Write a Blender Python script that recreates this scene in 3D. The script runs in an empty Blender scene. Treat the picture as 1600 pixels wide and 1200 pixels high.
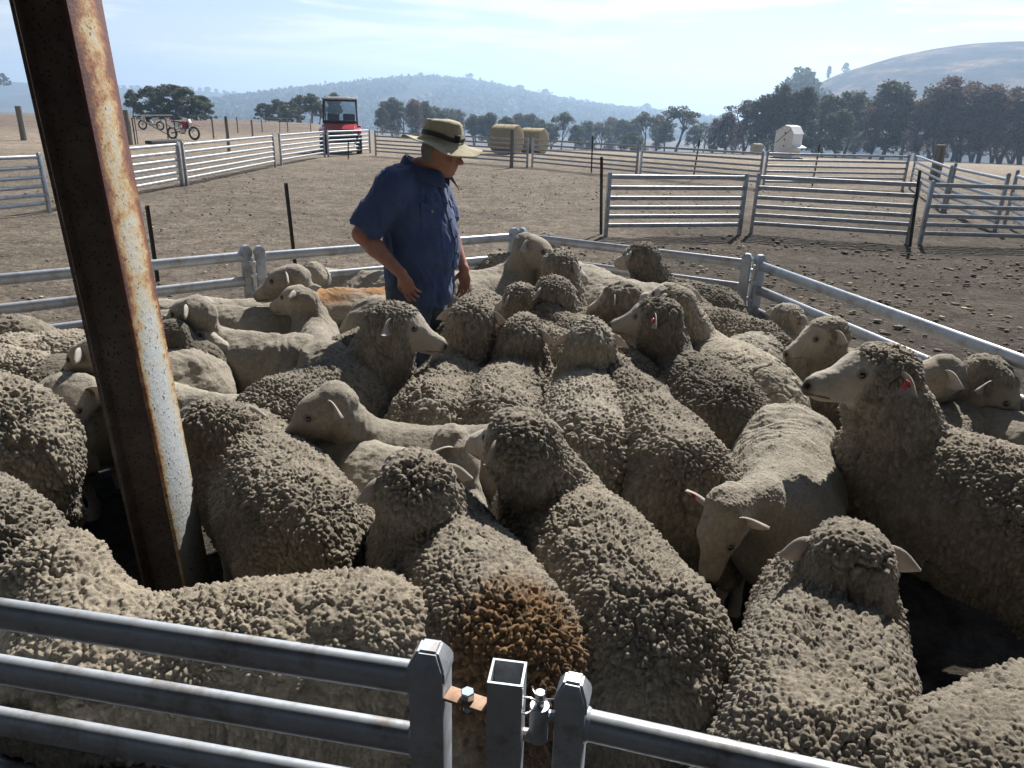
import bpy, bmesh, math, random
import numpy as np
from mathutils import Vector, Matrix, Euler
R_ = math.radians
random.seed(7); rng = np.random.default_rng(7)
scene = bpy.context.scene
COL = scene.collection

# ------------------------------------------------------------------ camera, sky, sun, exposure
CAM_H, PITCH, ROLL, FPX = 1.85, 20.3, 1.6, 1150.0
cam_d = bpy.data.cameras.new('camera'); cam = bpy.data.objects.new('camera', cam_d); COL.objects.link(cam)
cam_d.sensor_width = 36; cam_d.lens = 36 * FPX / 1600; cam_d.clip_end = 20000; cam_d.clip_start = 0.05
CM = Matrix.Rotation(R_(90 - PITCH), 3, 'X') @ Matrix.Rotation(R_(ROLL), 3, 'Z')
cam.matrix_world = Matrix.Translation((0, 0, CAM_H)) @ CM.to_4x4()
scene.camera = cam
SUN_AZ, SUN_EL = 24.0, 44.0          # azimuth right of the view direction, elevation
world = bpy.data.worlds.new('World'); scene.world = world; world.use_nodes = True
def build_world():
    nt = world.node_tree; nt.nodes.clear(); N = nt.nodes.new; L = nt.links.new
    out = N('ShaderNodeOutputWorld'); bg = N('ShaderNodeBackground'); bg.inputs[1].default_value = 0.115
    sky = N('ShaderNodeTexSky'); sky.sky_type = 'NISHITA'; sky.sun_disc = False
    sky.sun_elevation = R_(SUN_EL); sky.sun_rotation = R_(SUN_AZ)
    sky.air_density = 1.1; sky.dust_density = 0.5; sky.ozone_density = 3.0; sky.altitude = 300
    tc = N('ShaderNodeTexCoord'); sp = N('ShaderNodeSeparateXYZ'); L(tc.outputs['Generated'], sp.inputs[0])
    mx = N('ShaderNodeMath'); mx.operation = 'MAXIMUM'; mx.inputs[1].default_value = 0.0; L(sp.outputs['Z'], mx.inputs[0])
    ad = N('ShaderNodeMath'); ad.operation = 'ADD'; ad.inputs[1].default_value = 0.06; L(mx.outputs[0], ad.inputs[0])
    dv = N('ShaderNodeVectorMath'); dv.operation = 'DIVIDE'; L(tc.outputs['Generated'], dv.inputs[0])
    cb = N('ShaderNodeCombineXYZ'); [L(ad.outputs[0], cb.inputs[i]) for i in range(3)]; L(cb.outputs[0], dv.inputs[1])
    mp = N('ShaderNodeMapping'); mp.inputs['Scale'].default_value = (2.6, 2.6, 24.0); mp.inputs['Location'].default_value = (3.1, 0.4, 0.6)
    L(tc.outputs['Generated'], mp.inputs[0])
    nz = N('ShaderNodeTexNoise'); nz.inputs['Scale'].default_value = 1.5; nz.inputs['Detail'].default_value = 9
    nz.inputs['Roughness'].default_value = 0.58; nz.inputs['Distortion'].default_value = 0.35; L(mp.outputs[0], nz.inputs[0])
    rp = N('ShaderNodeValToRGB'); rp.color_ramp.elements[0].position = 0.50; rp.color_ramp.elements[1].position = 0.60
    L(nz.outputs[0], rp.inputs[0])
    # thin milky veil that thickens towards the horizon (smoke haze in the real air)
    vr = N('ShaderNodeMapRange'); vr.inputs[1].default_value = 0.0; vr.inputs[2].default_value = 0.17; vr.inputs[3].default_value = 0.97; vr.inputs[4].default_value = 0.02
    vr.interpolation_type = 'SMOOTHSTEP'
    L(mx.outputs[0], vr.inputs[0])
    # smoke scatters forward: the sky is brighter on the sun's side than behind the camera
    dt = N('ShaderNodeVectorMath'); dt.operation = 'DOT_PRODUCT'; L(tc.outputs['Generated'], dt.inputs[0]); dt.inputs[1].default_value = (math.sin(R_(SUN_AZ)), math.cos(R_(SUN_AZ)), 0)
    fw = N('ShaderNodeMapRange'); fw.inputs[1].default_value = -0.3; fw.inputs[2].default_value = 0.6; fw.inputs[3].default_value = 0.12; fw.inputs[4].default_value = 0.45; L(dt.outputs['Value'], fw.inputs[0])
    m1 = N('ShaderNodeMix'); m1.data_type = 'RGBA'; L(vr.outputs[0], m1.inputs[0]); L(sky.outputs[0], m1.inputs[6])
    m1.inputs[7].default_value = (9.6, 9.8, 10.1, 1)
    cl = N('ShaderNodeMath'); cl.operation = 'MULTIPLY'; cl.inputs[1].default_value = 0.75; L(rp.outputs[0], cl.inputs[0])
    m2 = N('ShaderNodeMix'); m2.data_type = 'RGBA'; L(cl.outputs[0], m2.inputs[0]); L(m1.outputs[2], m2.inputs[6])
    m2.inputs[7].default_value = (11.5, 11.4, 11.3, 1)
    sc = N('ShaderNodeVectorMath'); sc.operation = 'SCALE'; L(m2.outputs[2], sc.inputs[0]); L(fw.outputs[0], sc.inputs['Scale'])
    L(sc.outputs[0], bg.inputs[0]); L(bg.outputs[0], out.inputs[0])
build_world()
sun_d = bpy.data.lights.new('sun', 'SUN'); sun = bpy.data.objects.new('sun', sun_d); COL.objects.link(sun)
sun_d.energy = 5.0; sun_d.angle = R_(0.6); sun_d.color = (1.0, 0.945, 0.87)
sdir = Vector((math.sin(R_(SUN_AZ)) * math.cos(R_(SUN_EL)), math.cos(R_(SUN_AZ)) * math.cos(R_(SUN_EL)), math.sin(R_(SUN_EL))))
sun.rotation_euler = sdir.to_track_quat('Z', 'Y').to_euler(); sun.location = (0, 0, 30)
scene.view_settings.view_transform = 'Standard'; scene.view_settings.look = 'None'
scene.view_settings.exposure = 1.0; scene.view_settings.gamma = 1
scene.render.engine = 'CYCLES'
scene.cycles.max_bounces = 6; scene.cycles.diffuse_bounces = 1; scene.cycles.glossy_bounces = 2
scene.cycles.transmission_bounces = 3; scene.cycles.volume_bounces = 0; scene.cycles.transparent_max_bounces = 6

def ray(u, v):
    return (CM @ Vector(((u - 800) / FPX, -(v - 600) / FPX, -1))).normalized()
def at(u, v, z=0.0):
    d = ray(u, v); t = (z - CAM_H) / d.z
    return Vector((d.x * t, d.y * t, z))
def atd(u, v, y):
    d = ray(u, v); t = y / d.y
    return Vector((d.x * t, y, CAM_H + d.z * t))

# ------------------------------------------------------------------ object helpers
def tag(o, label=None, cat=None, group=None, kind=None):
    if label: o['label'] = label
    if cat: o['category'] = cat
    if group: o['group'] = group
    if kind: o['kind'] = kind
    return o
def thing(name, label, cat, loc=(0, 0, 0), rz=0, group=None):
    o = bpy.data.objects.new(name, None); COL.objects.link(o); o.empty_display_size = 0.1
    o.location = loc; o.rotation_euler = (0, 0, rz)
    return tag(o, label, cat, group)
def mkobj(name, me, mat=None, parent=None):
    o = bpy.data.objects.new(name, me); COL.objects.link(o)
    if mat is not None: me.materials.append(mat)
    if parent is not None: o.parent = parent
    return o
def mesh_np(name, V, Q, smooth=True):
    me = bpy.data.meshes.new(name); V = np.asarray(V, np.float32); Q = np.asarray(Q, np.int32)
    me.vertices.add(len(V)); me.vertices.foreach_set('co', V.ravel())
    n = Q.shape[1]; me.loops.add(Q.size); me.loops.foreach_set('vertex_index', Q.ravel())
    me.polygons.add(len(Q)); me.polygons.foreach_set('loop_start', np.arange(0, Q.size, n, dtype=np.int32))
    if smooth: me.polygons.foreach_set('use_smooth', np.ones(len(Q), bool))
    me.update(calc_edges=True); return me
def set_col(me, C, name='Col'):
    a = me.color_attributes.new(name, 'FLOAT_COLOR', 'POINT')
    c = np.ones((len(me.vertices), 4), np.float32); c[:, :3] = C; a.data.foreach_set('color', c.ravel())
def copy_tree(o, parent=None):
    c = o.copy(); COL.objects.link(c)
    if parent is not None: c.parent = parent
    for ch in list(o.children): copy_tree(ch, c)
    return c
class MB:
    """collects shapes into one mesh"""
    def __init__(s): s.bm = bmesh.new()
    def box(s, c, size, rot=None, bev=0.0):
        r = bmesh.ops.create_cube(s.bm, size=1); vs = r['verts']
        M = Matrix.Translation(c) @ (rot.to_4x4() if rot is not None else Matrix.Identity(4)) @ Matrix.Diagonal((*size, 1))
        bmesh.ops.transform(s.bm, matrix=M, verts=vs)
        if bev > 0:
            es = list({e for v in vs for e in v.link_edges})
            bmesh.ops.bevel(s.bm, geom=es, offset=bev, segments=2, affect='EDGES', profile=0.5)
        return s
    def tube(s, pts, rad, n=10, sx=1.0, cap=True, up=Vector((0, 0, 1))):
        pts = [Vector(p) for p in pts]
        rs = rad if isinstance(rad, (list, tuple)) else [rad] * len(pts)
        rings = []
        for i, p in enumerate(pts):
            a = pts[max(i - 1, 0)]; b = pts[min(i + 1, len(pts) - 1)]; t = (b - a).normalized()
            u = up if abs(t.dot(up)) < 0.95 else Vector((1, 0, 0))
            x = t.cross(u).normalized(); y = x.cross(t).normalized()
            rings.append([s.bm.verts.new(p + x * math.cos(2 * math.pi * k / n) * rs[i] * sx + y * math.sin(2 * math.pi * k / n) * rs[i]) for k in range(n)])
        for r0, r1 in zip(rings, rings[1:]):
            for k in range(n): s.bm.faces.new((r0[k], r0[(k + 1) % n], r1[(k + 1) % n], r1[k]))
        if cap:
            s.bm.faces.new(rings[0][::-1]); s.bm.faces.new(rings[-1])
        return s
    def lathe(s, prof, n=24, M=Matrix.Identity(4), cap=False):
        rings = [[s.bm.verts.new(M @ Vector((r * math.cos(2 * math.pi * k / n), r * math.sin(2 * math.pi * k / n), z))) for k in range(n)] for r, z in prof]
        for r0, r1 in zip(rings, rings[1:]):
            for k in range(n): s.bm.faces.new((r0[k], r0[(k + 1) % n], r1[(k + 1) % n], r1[k]))
        if cap: s.bm.faces.new(rings[0][::-1]); s.bm.faces.new(rings[-1])
        return s
    def prism(s, poly, y0, y1):
        """poly in xz, extruded along y"""
        a = [s.bm.verts.new((x, y0, z)) for x, z in poly]; b = [s.bm.verts.new((x, y1, z)) for x, z in poly]
        n = len(poly); s.bm.faces.new(a); s.bm.faces.new(b[::-1])
        for k in range(n): s.bm.faces.new((a[k], b[k], b[(k + 1) % n], a[(k + 1) % n]))
        return s
    def torus(s, c, R, r, axis='Y', n=24, m=8):
        vs = []
        for i in range(n):
            a = 2 * math.pi * i / n; row = []
            for j in range(m):
                b = 2 * math.pi * j / m; q = (R + r * math.cos(b)); p = (q * math.cos(a), r * math.sin(b), q * math.sin(a))
                if axis == 'X': p = (p[1], p[0], p[2])
                if axis == 'Z': p = (p[0], p[2], p[1])
                row.append(s.bm.verts.new(Vector(p) + Vector(c)))
            vs.append(row)
        for i in range(n):
            for j in range(m): s.bm.faces.new((vs[i][j], vs[i][(j + 1) % m], vs[(i + 1) % n][(j + 1) % m], vs[(i + 1) % n][j]))
        return s
    def sphere(s, c, r, sc=(1, 1, 1), seg=12):
        q = bmesh.ops.create_uvsphere(s.bm, u_segments=seg, v_segments=max(6, seg // 2), radius=r)
        bmesh.ops.transform(s.bm, matrix=Matrix.Translation(c) @ Matrix.Diagonal((*sc, 1)), verts=q['verts']); return s
    def build(s, name, mat=None, parent=None, smooth=True, angle=35):
        bmesh.ops.recalc_face_normals(s.bm, faces=s.bm.faces)
        me = bpy.data.meshes.new(name); s.bm.to_mesh(me); s.bm.free()
        if smooth:
            me.polygons.foreach_set('use_smooth', np.ones(len(me.polygons), bool))
            me.set_sharp_from_angle(angle=R_(angle))
        return mkobj(name, me, mat, parent)

# ------------------------------------------------------------------ noise tools
_T = rng.random((32, 32, 32, 3)).astype(np.float32); _TR = rng.random((32, 32, 32)).astype(np.float32)
def vnoise(P, seed=0):
    P = P + seed * 7.31; I = np.floor(P).astype(np.int32); f = (P - I).astype(np.float32); f = f * f * (3 - 2 * f); o = np.zeros(len(P), np.float32)
    for dx in (0, 1):
        for dy in (0, 1):
            for dz in (0, 1):
                w = (f[:, 0] if dx else 1 - f[:, 0]) * (f[:, 1] if dy else 1 - f[:, 1]) * (f[:, 2] if dz else 1 - f[:, 2])
                o += w * _TR[(I[:, 0] + dx) & 31, (I[:, 1] + dy) & 31, (I[:, 2] + dz) & 31]
    return o
def fbm(P, oct=4, seed=0):
    o = 0; a = 0.5
    for i in range(oct): o = o + a * vnoise(P * 2 ** i, seed + i); a *= 0.5
    return o / (1 - 0.5 ** oct)
def voronoi(P):
    """F1, F2-F1, random value and random vector of the nearest cell"""
    P = P.astype(np.float32); I = np.floor(P).astype(np.int32)
    f1 = np.full(len(P), 9, np.float32); f2 = f1.copy(); idx = np.zeros(len(P), np.int32)
    Tf = _T.reshape(-1, 3)
    for dx in (-1, 0, 1):
        for dy in (-1, 0, 1):
            for dz in (-1, 0, 1):
                J = I + np.array((dx, dy, dz), np.int32); k = ((J[:, 0] & 31) * 32 + (J[:, 1] & 31)) * 32 + (J[:, 2] & 31)
                D = J + Tf[k] - P; d = np.einsum('ij,ij->i', D, D)
                m = d < f1; f2 = np.where(m, f1, np.minimum(f2, d)); idx = np.where(m, k, idx); f1 = np.where(m, d, f1)
    f1 = np.sqrt(f1); f2 = np.sqrt(f2)
    return f1, f2 - f1, _TR.reshape(-1)[idx], Tf[(idx * 7 + 13) % len(Tf)] - 0.5
def sstep(a, b, x):
    t = np.clip((x - a) / (b - a), 0, 1); return t * t * (3 - 2 * t)

# ------------------------------------------------------------------ implicit surfaces
def d_cone(P, a, b, ra, rb):
    a = np.asarray(a, np.float32); b = np.asarray(b, np.float32); ba = b - a
    pa = P - a; t = np.clip(pa @ ba / max(ba @ ba, 1e-9), 0, 1)
    return np.linalg.norm(pa - t[..., None] * ba, axis=-1) - (ra + (rb - ra) * t)
def d_ell(P, c, r, M=None):
    q = P - np.asarray(c, np.float32); r = np.asarray(r, np.float32)
    if M is not None: q = q @ np.asarray(M, np.float32)
    k0 = np.linalg.norm(q / r, axis=-1); k1 = np.linalg.norm(q / (r * r), axis=-1)
    return k0 * (k0 - 1) / np.maximum(k1, 1e-6)
def prim_d(P, pr):
    return d_cone(P, *pr[1:5]) if pr[0] == 'c' else d_ell(P, *pr[1:4])
def prim_box(pr):
    if pr[0] == 'c':
        a, b = np.array(pr[1]), np.array(pr[2]); r = max(pr[3], pr[4]); return np.minimum(a, b) - r, np.maximum(a, b) + r
    r = max(pr[2]); c = np.array(pr[1]); return c - r, c + r
def cone(a, b, ra, rb): return ('c', tuple(a), tuple(b), ra, rb)
def ell(c, r, M=None): return ('e', tuple(c), tuple(r), M)
def surface(prims, h, k=0.03):
    """prims: list of (primitive, blend, +1 add / -1 carve). Returns verts, quads (naive surface nets)."""
    bx = [prim_box(p[0]) for p in prims if p[2] > 0]
    lo = np.min([b[0] for b in bx], 0) - 3 * h; hi = np.max([b[1] for b in bx], 0) + 3 * h
    n = np.ceil((hi - lo) / h).astype(int) + 1; F = np.full(n, 1.0, np.float32)
    ax = [(lo[i] + h * np.arange(n[i])).astype(np.float32) for i in range(3)]
    for pr, kk, sg in prims:
        kk = k if kk is None else kk; b0, b1 = prim_box(pr); pad = kk + 2.5 * h
        i0 = np.maximum(np.floor((b0 - pad - lo) / h).astype(int), 0); i1 = np.minimum(np.ceil((b1 + pad - lo) / h).astype(int) + 1, n)
        if np.any(i1 <= i0): continue
        sl = tuple(slice(i0[i], i1[i]) for i in range(3))
        G = np.stack(np.meshgrid(ax[0][sl[0]], ax[1][sl[1]], ax[2][sl[2]], indexing='ij'), -1)
        d = prim_d(G, pr); A = F[sl]
        if sg < 0: d = -d; hh = np.clip(0.5 - 0.5 * (A - d) / kk, 0, 1); F[sl] = A * (1 - hh) + d * hh + kk * hh * (1 - hh)
        else: hh = np.clip(0.5 + 0.5 * (A - d) / kk, 0, 1); F[sl] = A * (1 - hh) + d * hh - kk * hh * (1 - hh)
    S = F < 0
    c = S[:-1, :-1, :-1].astype(np.int8)
    cnt = sum(S[a:n[0] - 1 + a, b:n[1] - 1 + b, e:n[2] - 1 + e].astype(np.int8) for a in (0, 1) for b in (0, 1) for e in (0, 1))
    mix = (cnt > 0) & (cnt < 8); I = np.argwhere(mix); vid = np.full(mix.shape, -1, np.int32); vid[mix] = np.arange(len(I))
    acc = np.zeros((len(I), 3), np.float32); w = np.zeros(len(I), np.float32)
    cs = [(0, 0, 0), (1, 0, 0), (0, 1, 0), (1, 1, 0), (0, 0, 1), (1, 0, 1), (0, 1, 1), (1, 1, 1)]
    val = [F[I[:, 0] + a, I[:, 1] + b, I[:, 2] + e] for a, b, e in cs]
    for i in range(8):
        for j in range(i + 1, 8):
            if sum(abs(cs[i][q] - cs[j][q]) for q in range(3)) != 1: continue
            m = (val[i] < 0) != (val[j] < 0); t = np.where(m, val[i] / np.where(m, val[i] - val[j], 1), 0)
            pt = np.array(cs[i]) + t[:, None] * (np.array(cs[j]) - np.array(cs[i])); acc += np.where(m[:, None], pt, 0); w += m
    V = lo + h * (I + acc / w[:, None])
    Q = []
    for a in range(3):
        s0 = [slice(None)] * 3; s1 = [slice(None)] * 3; s0[a] = slice(0, -1); s1[a] = slice(1, None)
        A = S[tuple(s0)]; B = S[tuple(s1)]; b, e = (a + 1) % 3, (a + 2) % 3
        for flip, msk in ((False, A & ~B), (True, ~A & B)):
            E = np.argwhere(msk); E = E[(E[:, b] > 0) & (E[:, e] > 0)]
            E = E[(E[:, b] < n[b] - 1) & (E[:, e] < n[e] - 1)]
            def cell(db, de):
                X = E.copy(); X[:, b] -= db; X[:, e] -= de; return vid[X[:, 0], X[:, 1], X[:, 2]]
            q = np.stack([cell(1, 1), cell(0, 1), cell(0, 0), cell(1, 0)], 1)
            Q.append(q[:, ::-1] if flip else q)
    Q = np.concatenate(Q); Q = Q[(Q >= 0).all(1)]
    return V, Q
def catmull(V, Q):
    n = len(V); m = len(Q); A = Q.ravel().astype(np.int64); B = np.roll(Q, -1, 1).ravel().astype(np.int64)
    key = np.minimum(A, B) * n + np.maximum(A, B); uk, inv = np.unique(key, return_inverse=True); inv = inv.ravel()
    ea, eb = uk // n, uk % n; F = V[Q].mean(1); ne = len(uk); cnt = np.bincount(inv, minlength=ne)[:, None]
    fi = np.repeat(np.arange(m), 4); acc = lambda idx, W, k: np.stack([np.bincount(idx, W[:, c], minlength=k) for c in range(3)], 1)
    FS = acc(inv, F[fi], ne) / cnt; mid = (V[ea] + V[eb]) / 2; E = np.where(cnt == 2, (mid + FS) / 2, mid)
    vc = np.maximum(np.bincount(A, minlength=n), 1)[:, None]; Qv = acc(A, F[fi], n) / vc
    ec = np.maximum(np.bincount(np.concatenate([ea, eb]), minlength=n), 1)[:, None]; Rv = acc(np.concatenate([ea, eb]), np.concatenate([mid, mid]), n) / ec
    P = (Qv + 2 * Rv + (ec - 3) * V) / ec; ei = inv.reshape(m, 4) + n; f = (np.arange(m) + n + ne)[:, None]
    q = np.stack([np.concatenate([Q[:, k:k + 1], ei[:, k:k + 1], f, ei[:, k - 1:k] if k else ei[:, 3:4]], 1) for k in range(4)], 1).reshape(-1, 4)
    return np.concatenate([P, E, F]), q
def subdivide(V, Q, lv):
    for _ in range(lv): V, Q = catmull(V, Q)
    return mesh_np('m', V, Q)
def get_vn(me):
    n = len(me.vertices); V = np.empty(n * 3, np.float32); me.vertices.foreach_get('co', V); V = V.reshape(-1, 3)
    N = np.empty(n * 3, np.float32); me.vertex_normals.foreach_get('vector', N); return V, N.reshape(-1, 3)
def set_v(me, V):
    me.vertices.foreach_set('co', np.asarray(V, np.float32).ravel()); me.update()

# ------------------------------------------------------------------ materials
class NT:
    def __init__(s, name):
        s.m = bpy.data.materials.new(name); s.m.use_nodes = True; s.t = s.m.node_tree
        s.b = s.t.nodes['Principled BSDF']; s.tc = None
    def n(s, ty, **kw):
        x = s.t.nodes.new(ty)
        for k, v in kw.items():
            if k in x.inputs: x.inputs[k].default_value = v
            else: setattr(x, k, v)
        return x
    def l(s, a, b): s.t.links.new(a, b)
    def co(s, kind='Object', scale=(1, 1, 1), loc=(0, 0, 0)):
        if s.tc is None: s.tc = s.n('ShaderNodeTexCoord')
        mp = s.n('ShaderNodeMapping'); mp.inputs['Scale'].default_value = scale; mp.inputs['Location'].default_value = loc
        s.l(s.tc.outputs[kind], mp.inputs[0]); return mp.outputs[0]
    def noise(s, scale, detail=4, rough=0.55, co=None, dist=0.0):
        x = s.n('ShaderNodeTexNoise'); x.inputs['Scale'].default_value = scale; x.inputs['Detail'].default_value = detail
        x.inputs['Roughness'].default_value = rough; x.inputs['Distortion'].default_value = dist
        s.l(co if co is not None else s.co(), x.inputs['Vector']); return x.outputs['Fac']
    def ramp(s, fac, els):
        x = s.n('ShaderNodeValToRGB'); r = x.color_ramp
        while len(r.elements) < len(els): r.elements.new(0.5)
        for e, (p, c) in zip(r.elements, els): e.position = p; e.color = (*c, 1) if len(c) == 3 else c
        s.l(fac, x.inputs[0]); return x.outputs[0]
    def mix(s, fac, a, b, mode='MIX'):
        x = s.n('ShaderNodeMix', data_type='RGBA', blend_type=mode)
        for i, v in ((0, fac), (6, a), (7, b)):
            if isinstance(v, bpy.types.NodeSocket): s.l(v, x.inputs[i])
            else: x.inputs[i].default_value = v if i == 0 else (*v, 1)
        return x.outputs[2]
    def math(s, op, a, b=0.0, clamp=False):
        x = s.n('ShaderNodeMath', operation=op, use_clamp=clamp)
        for i, v in ((0, a), (1, b)):
            if isinstance(v, bpy.types.NodeSocket): s.l(v, x.inputs[i])
            else: x.inputs[i].default_value = v
        return x.outputs[0]
    def set(s, col=None, rough=None, metal=None, bump=None, bs=0.3, bd=0.01, spec=None, **kw):
        for k, v in (('Base Color', col), ('Roughness', rough), ('Metallic', metal), ('Specular IOR Level', spec)):
            if v is None: continue
            if isinstance(v, bpy.types.NodeSocket): s.l(v, s.b.inputs[k])
            else: s.b.inputs[k].default_value = (*v, 1) if k == 'Base Color' else v
        for k, v in kw.items(): s.b.inputs[k.replace('_', ' ')].default_value = v
        if bump is not None:
            x = s.n('ShaderNodeBump'); x.inputs['Strength'].default_value = bs; x.inputs['Distance'].default_value = bd
            s.l(bump, x.inputs['Height']); s.l(x.outputs[0], s.b.inputs['Normal'])
        return s.m
M = {}
def simple(name, col, rough=0.6, metal=0.0, var=0.15, scale=8, bump=0.1, spec=0.4):
    t = NT(name); f = t.noise(scale, 5)
    c = t.ramp(f, [(0.3, tuple(x * (1 - var) for x in col)), (0.7, tuple(min(1, x * (1 + var)) for x in col))])
    M[name] = t.set(c, rough, metal, t.noise(scale * 6, 4), bump, 0.004, spec=spec); return M[name]
def mat_fleece():
    t = NT('fleece'); a = t.n('ShaderNodeAttribute', attribute_name='Col')
    f = t.noise(260, 3, 0.7); c = t.mix(1.0, a.outputs['Color'], t.ramp(f, [(0.25, (0.72, 0.70, 0.66)), (0.75, (1.25, 1.24, 1.2))]), 'MULTIPLY')
    w = t.noise(420, 3, 0.75, t.co(scale=(1, 1, 0.45)))
    M['fleece'] = t.set(c, 0.95, 0, w, 0.85, 0.004, spec=0.08, Sheen_Weight=0.28, Sheen_Roughness=0.35)
def mat_short():
    t = NT('short_wool'); a = t.n('ShaderNodeAttribute', attribute_name='Col')
    f = t.noise(70, 6, 0.75); c = t.mix(1.0, a.outputs['Color'], t.ramp(f, [(0.3, (0.68, 0.66, 0.62)), (0.7, (1.22, 1.2, 1.16))]), 'MULTIPLY')
    c = t.mix(t.ramp(t.noise(14, 7, 0.75), [(0.52, (0, 0, 0)), (0.72, (0.6,) * 3)]), c, (0.19, 0.16, 0.125))
    w = t.math('ADD', t.noise(150, 4, 0.75, t.co(scale=(1, 1, 0.4))), t.math('MULTIPLY', f, 1.2))
    M['short_wool'] = t.set(c, 0.9, 0, w, 0.9, 0.007, spec=0.1, Sheen_Weight=0.12, Sheen_Roughness=0.4)
mat_fleece(); mat_short()
def mat_steel():
    t = NT('galvanised_steel'); f = t.noise(3.0, 6, 0.6); g = t.noise(45, 4, 0.7)
    v = t.n('ShaderNodeTexVoronoi'); v.inputs['Scale'].default_value = 60; t.l(t.co(), v.inputs['Vector'])
    c = t.ramp(f, [(0.3, (0.30, 0.34, 0.38)), (0.55, (0.42, 0.46, 0.51)), (0.8, (0.35, 0.37, 0.40))])
    c = t.mix(0.25, c, t.ramp(v.outputs['Color'], [(0, (0.34, 0.36, 0.39)), (1, (0.55, 0.58, 0.62))]))
    d = t.ramp(t.noise(7, 8, 0.75), [(0.50, (0, 0, 0)), (0.66, (1, 1, 1))])
    c = t.mix(d, c, (0.24, 0.21, 0.18))
    M['steel'] = t.set(c, t.ramp(g, [(0.2, (0.30,) * 3), (0.8, (0.55,) * 3)]), 0.4, g, 0.12, 0.002)
mat_steel()
simple('dark_steel', (0.07, 0.065, 0.06), 0.65, 0.3); simple('picket', (0.05, 0.038, 0.03), 0.8, 0.2)
simple('hay', (0.36, 0.30, 0.19), 0.9, 0, 0.3, 18, 0.9); simple('white_paint', (0.78, 0.80, 0.82), 0.45)
simple('red_paint', (0.34, 0.03, 0.04), 0.3); simple('black_plastic', (0.018, 0.018, 0.02), 0.5); simple('rubber', (0.022, 0.021, 0.02), 0.85, bump=0.4)
simple('roof_plastic', (0.62, 0.62, 0.62), 0.5); simple('chrome', (0.5, 0.5, 0.5), 0.25, 0.9); simple('hoof', (0.06, 0.05, 0.04), 0.6)
simple('skin', (0.36, 0.17, 0.115), 0.6, 0, 0.14, 25, 0.25); simple('denim', (0.055, 0.075, 0.11), 0.85, 0, 0.25, 14, 0.4)
simple('hat_cloth', (0.33, 0.295, 0.20), 0.9, 0, 0.22, 14, 0.4); simple('hat_band', (0.025, 0.022, 0.02), 0.7)
simple('eye', (0.012, 0.008, 0.006), 0.12, spec=0.8); simple('tag_red', (0.42, 0.06, 0.08), 0.5); simple('hair', (0.20, 0.18, 0.16), 0.8)
simple('zinc_bolt', (0.55, 0.65, 0.75), 0.25, 0.8); simple('straw', (0.42, 0.34, 0.22), 0.9); simple('tag_green', (0.10, 0.42, 0.28), 0.4)
def mat_ear():
    t = NT('ear_skin'); f = t.noise(40, 4); c = t.ramp(f, [(0.3, (0.34, 0.31, 0.28)), (0.7, (0.47, 0.44, 0.40))])
    tr = t.n('ShaderNodeBsdfTranslucent'); tr.inputs[0].default_value = (0.60, 0.48, 0.40, 1)
    t.set(c, 0.8, bump=t.noise(200, 3), bs=0.3, bd=0.002, spec=0.2); ms = t.n('ShaderNodeMixShader'); ms.inputs[0].default_value = 0.2
    t.l(t.b.outputs[0], ms.inputs[1]); t.l(tr.outputs[0], ms.inputs[2]); t.l(ms.outputs[0], t.t.nodes['Material Output'].inputs[0]); M['ear'] = t.m
mat_ear()
def mat_shirt():
    t = NT('blue_cotton'); f = t.noise(9, 5); c = t.ramp(f, [(0.3, (0.038, 0.062, 0.145)), (0.7, (0.062, 0.095, 0.20))])
    c = t.mix(t.ramp(t.noise(4, 6, 0.7), [(0.6, (0, 0, 0)), (0.8, (0.35,) * 3)]), c, (0.09, 0.13, 0.25))
    M['shirt'] = t.set(c, 0.85, 0, t.noise(30, 5, 0.6, dist=1.2), 0.35, 0.012, spec=0.2, Sheen_Weight=0.12)
mat_shirt()
def mat_wood():
    t = NT('weathered_wood'); f = t.noise(12, 6, 0.65, t.co(scale=(1, 1, 0.08))); c = t.ramp(f, [(0.3, (0.11, 0.10, 0.09)), (0.7, (0.27, 0.25, 0.23))])
    M['wood'] = t.set(c, 0.9, 0, f, 0.7, 0.01)
mat_wood()
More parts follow.
